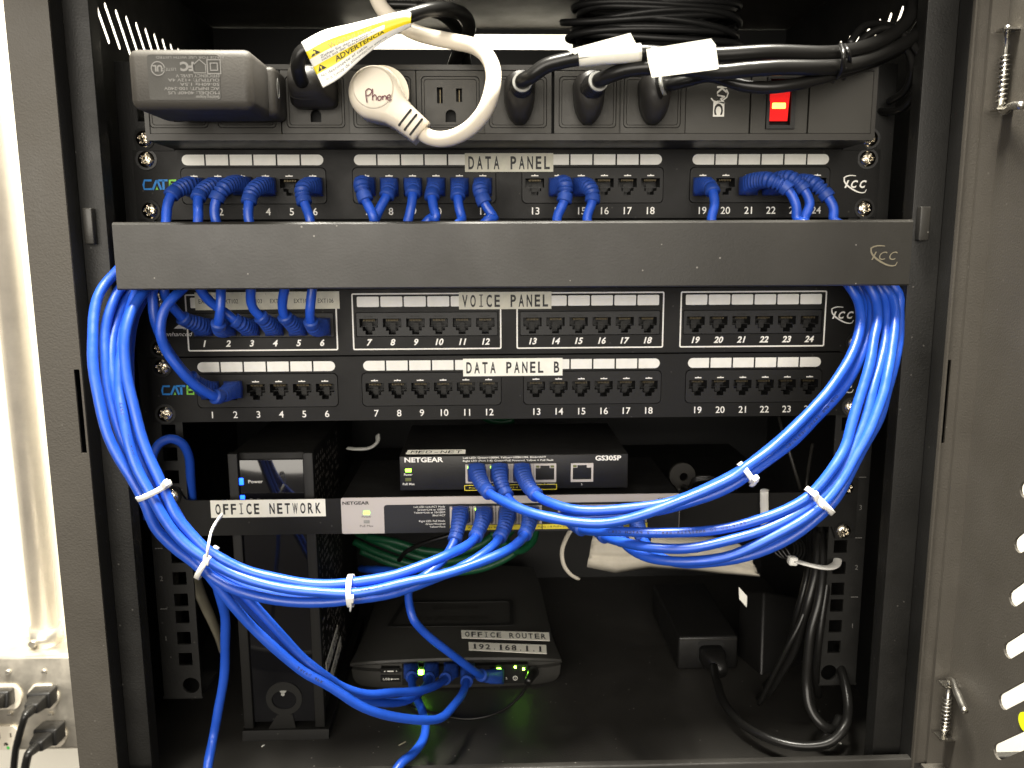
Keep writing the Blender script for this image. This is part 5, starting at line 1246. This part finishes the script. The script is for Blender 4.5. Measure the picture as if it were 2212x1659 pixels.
for k, pts in enumerate(([(1682, 900, 60), (1690, 930, 50), (1700, 960, 44), (1715, 1010, 40), (1730, 1060, 40)], [(1755, 960, 70), (1748, 1000, 60), (1742, 1045, 52), (1740, 1075, 50)])):
    b = MB('bar'); b.tube(W(pts), 1.3, 8, 2); single(b, 'thin_cord', ['left of the two thin grey wires behind the right bundle', 'right of the two thin grey wires behind the right bundle'][k], 'cord', P(*pts[2]))
# debris on the floor
def chip(px, py, z, l, a, lab, m='strip'):
    c = PZ(px, py, z); b = MB(m); ax_ = Vector((math.cos(a), math.sin(a), 0)); ay_ = Vector((-math.sin(a), math.cos(a), 0)); b.obox(c+Vector((0, 0, .3)), ax_, ay_, Vector((0, 0, 1)), l, 1.0, .5, .1); single(b, 'scrap', lab, 'scrap', c, 'small scraps on the cabinet floor')
chip(869, 1607, FZ+.2, 6.5, .8, 'tiny red and white wire clipping on the floor before the router', 'creamd'); chip(1810, 1604, FZ+.2, 5.5, -.9, 'tiny white clipping on the floor by the right post')
chip(568, 1612, FZ+.2, 2.8, 1.0, 'tiny pale scrap on the floor before the modem'); 
# ------------------------------------------------------------------ left wall fittings
Yb = WALLY-48
ob = T('outlet_box', 'galvanised steel outlet box with cream receptacles on the white wall', 'outlet box', P(120, 1520, Yb))
q0, q1 = P(-90, 1418, Yb), P(285, 1618, Yb)
b = MB('galv'); b.box(q0.x, q1.x, Yb, WALLY-.3, q1.z, q0.z, 5); bx = ob.add(b, 'body')
for nm, px, py in (('a', 15, 1500), ('b', 95, 1500), ('c', 14, 1588), ('d', 112, 1582)):
    c = P(px, py+4, Yb); b = MB('ivory'); outl_ = [(c.x+16.5*math.cos(a)*(1), c.z+max(-14.0, min(14.0, 16.5*math.sin(a)))) for a in [6.28318*i/40 for i in range(40)]]
    zs = c.z
    hol = [[(c.x-7.2, zs-1), (c.x-5.2, zs-1), (c.x-5.2, zs+6.5), (c.x-7.2, zs+6.5)], [(c.x+5.2, zs), (c.x+7.0, zs), (c.x+7.0, zs+6), (c.x+5.2, zs+6)], circ(c.x, zs-7.5, 2.4, 14)]
    b.plate(outl_, hol, Yb-2.4, Yb+.0); b.m('dark'); b.box(c.x-9, c.x+9, Yb-.6, Yb-.4, zs-10.5, zs+8)
    if nm == 'c': b.m('greenpr'); b.plate(circ(c.x+2, zs-11.5, 1.8, 12), [], Yb-2.6, Yb-2.45)
    ob.add(b, 'receptacle', label={'a': 'cream receptacle at the frame edge', 'b': None, 'c': 'cream receptacle with nothing plugged in, green dot', 'd': None}[nm])
for px, py in ((18, 1451), (96, 1450), (22, 1542), (110, 1542)):
    c = P(px, py, Yb); b = MB('galv'); b.cyl((c.x, Yb+.2, c.z), (c.x, Yb-2.5, c.z), 3.2, 2.4, 18); b.m('dark'); b.box(c.x-2, c.x+2, Yb-2.6, Yb-2.5, c.z-.25, c.z+.25); ob.add(b, 'screw')
cd = T('conduit', 'vertical galvanised conduit pipe running down the white wall into the outlet box', 'conduit', P(90, 1200, WALLY-16))
xc_ = P(92, 1300, WALLY-18).x; xt_ = P(60, 600, WALLY-18).x
b = MB('pipe'); b.cyl((xc_, WALLY-18, P(97, 1362, WALLY-18).z), (xc_, WALLY-18, 1200), 13.5, 13.5, 32); cd.add(b, 'pipe')
b = MB('galv'); zz0, zz1 = P(97, 1352, WALLY-18).z, P(97, 1395, WALLY-18).z
b.cyl((xc_, WALLY-18, zz1), (xc_, WALLY-18, zz0), 16.5, 16.5, 32); b.cyl((xc_, WALLY-18, q0.z-1), (xc_, WALLY-18, zz1-.2), 14.5, 14.5, 32)
b.cyl((xc_-5, WALLY-33, (zz0+zz1)/2), (xc_-5, WALLY-39, (zz0+zz1)/2), 4.2, 3.8, 16); cn = cd.add(b, 'coupling')
def wplug(lab, px, py, ex, ey, path, r, sz=12):
    t = T('power_cord', lab, 'power cord', P(px, py, Yb-20), 'power cords in the wall outlet box')
    a_ = P(px, py, Yb-1.5); e = P(ex, ey, Yb-48); d = (e-a_).normalized(); b = MB('blackpl')
    u = Vector((1, 0, 0)); v = u.cross(d).normalized(); u = d.cross(v)
    m_ = a_.lerp(e, .45)
    b.obox(a_.lerp(m_, .5), u, v, d, sz*2, sz*1.5, (m_-a_).length, 2.0)
    b.obox(m_.lerp(e, .35), u, v, d, sz*1.6, sz*1.25, (e-m_).length*.72, 2.0, taper=.7)
    t.add(b, 'plug'); b = MB('rubber')
    b.tube([m_.lerp(e, .6+.04*k) for k in range(16)], lambda s, L: 6.2-1.8*s/L-(.0 if (s % 3.4) < 1.9 else .9), 16, raw=True); t.add(b, 'strain_relief')
    b = MB('rubber'); b.tube([m_.lerp(e, 1.0), e+d*5]+W(path), r, 12, 2); t.add(b, 'cable')
wplug('black plug and cord in the upper right receptacle of the wall box', 100, 1497, 60, 1540, [(44, 1580, Yb-54), (34, 1620, Yb-52), (28, 1680, Yb-48)], 3.6)
wplug('black plug and cord in the lower right receptacle of the wall box', 118, 1574, 68, 1622, [(56, 1650, Yb-54), (50, 1700, Yb-52)], 4.2, 12.5)
wplug('black plug at the left image edge in the upper left receptacle', 8, 1502, -30, 1528, [(-50, 1560, Yb-50), (-60, 1650, Yb-48)], 3.6)
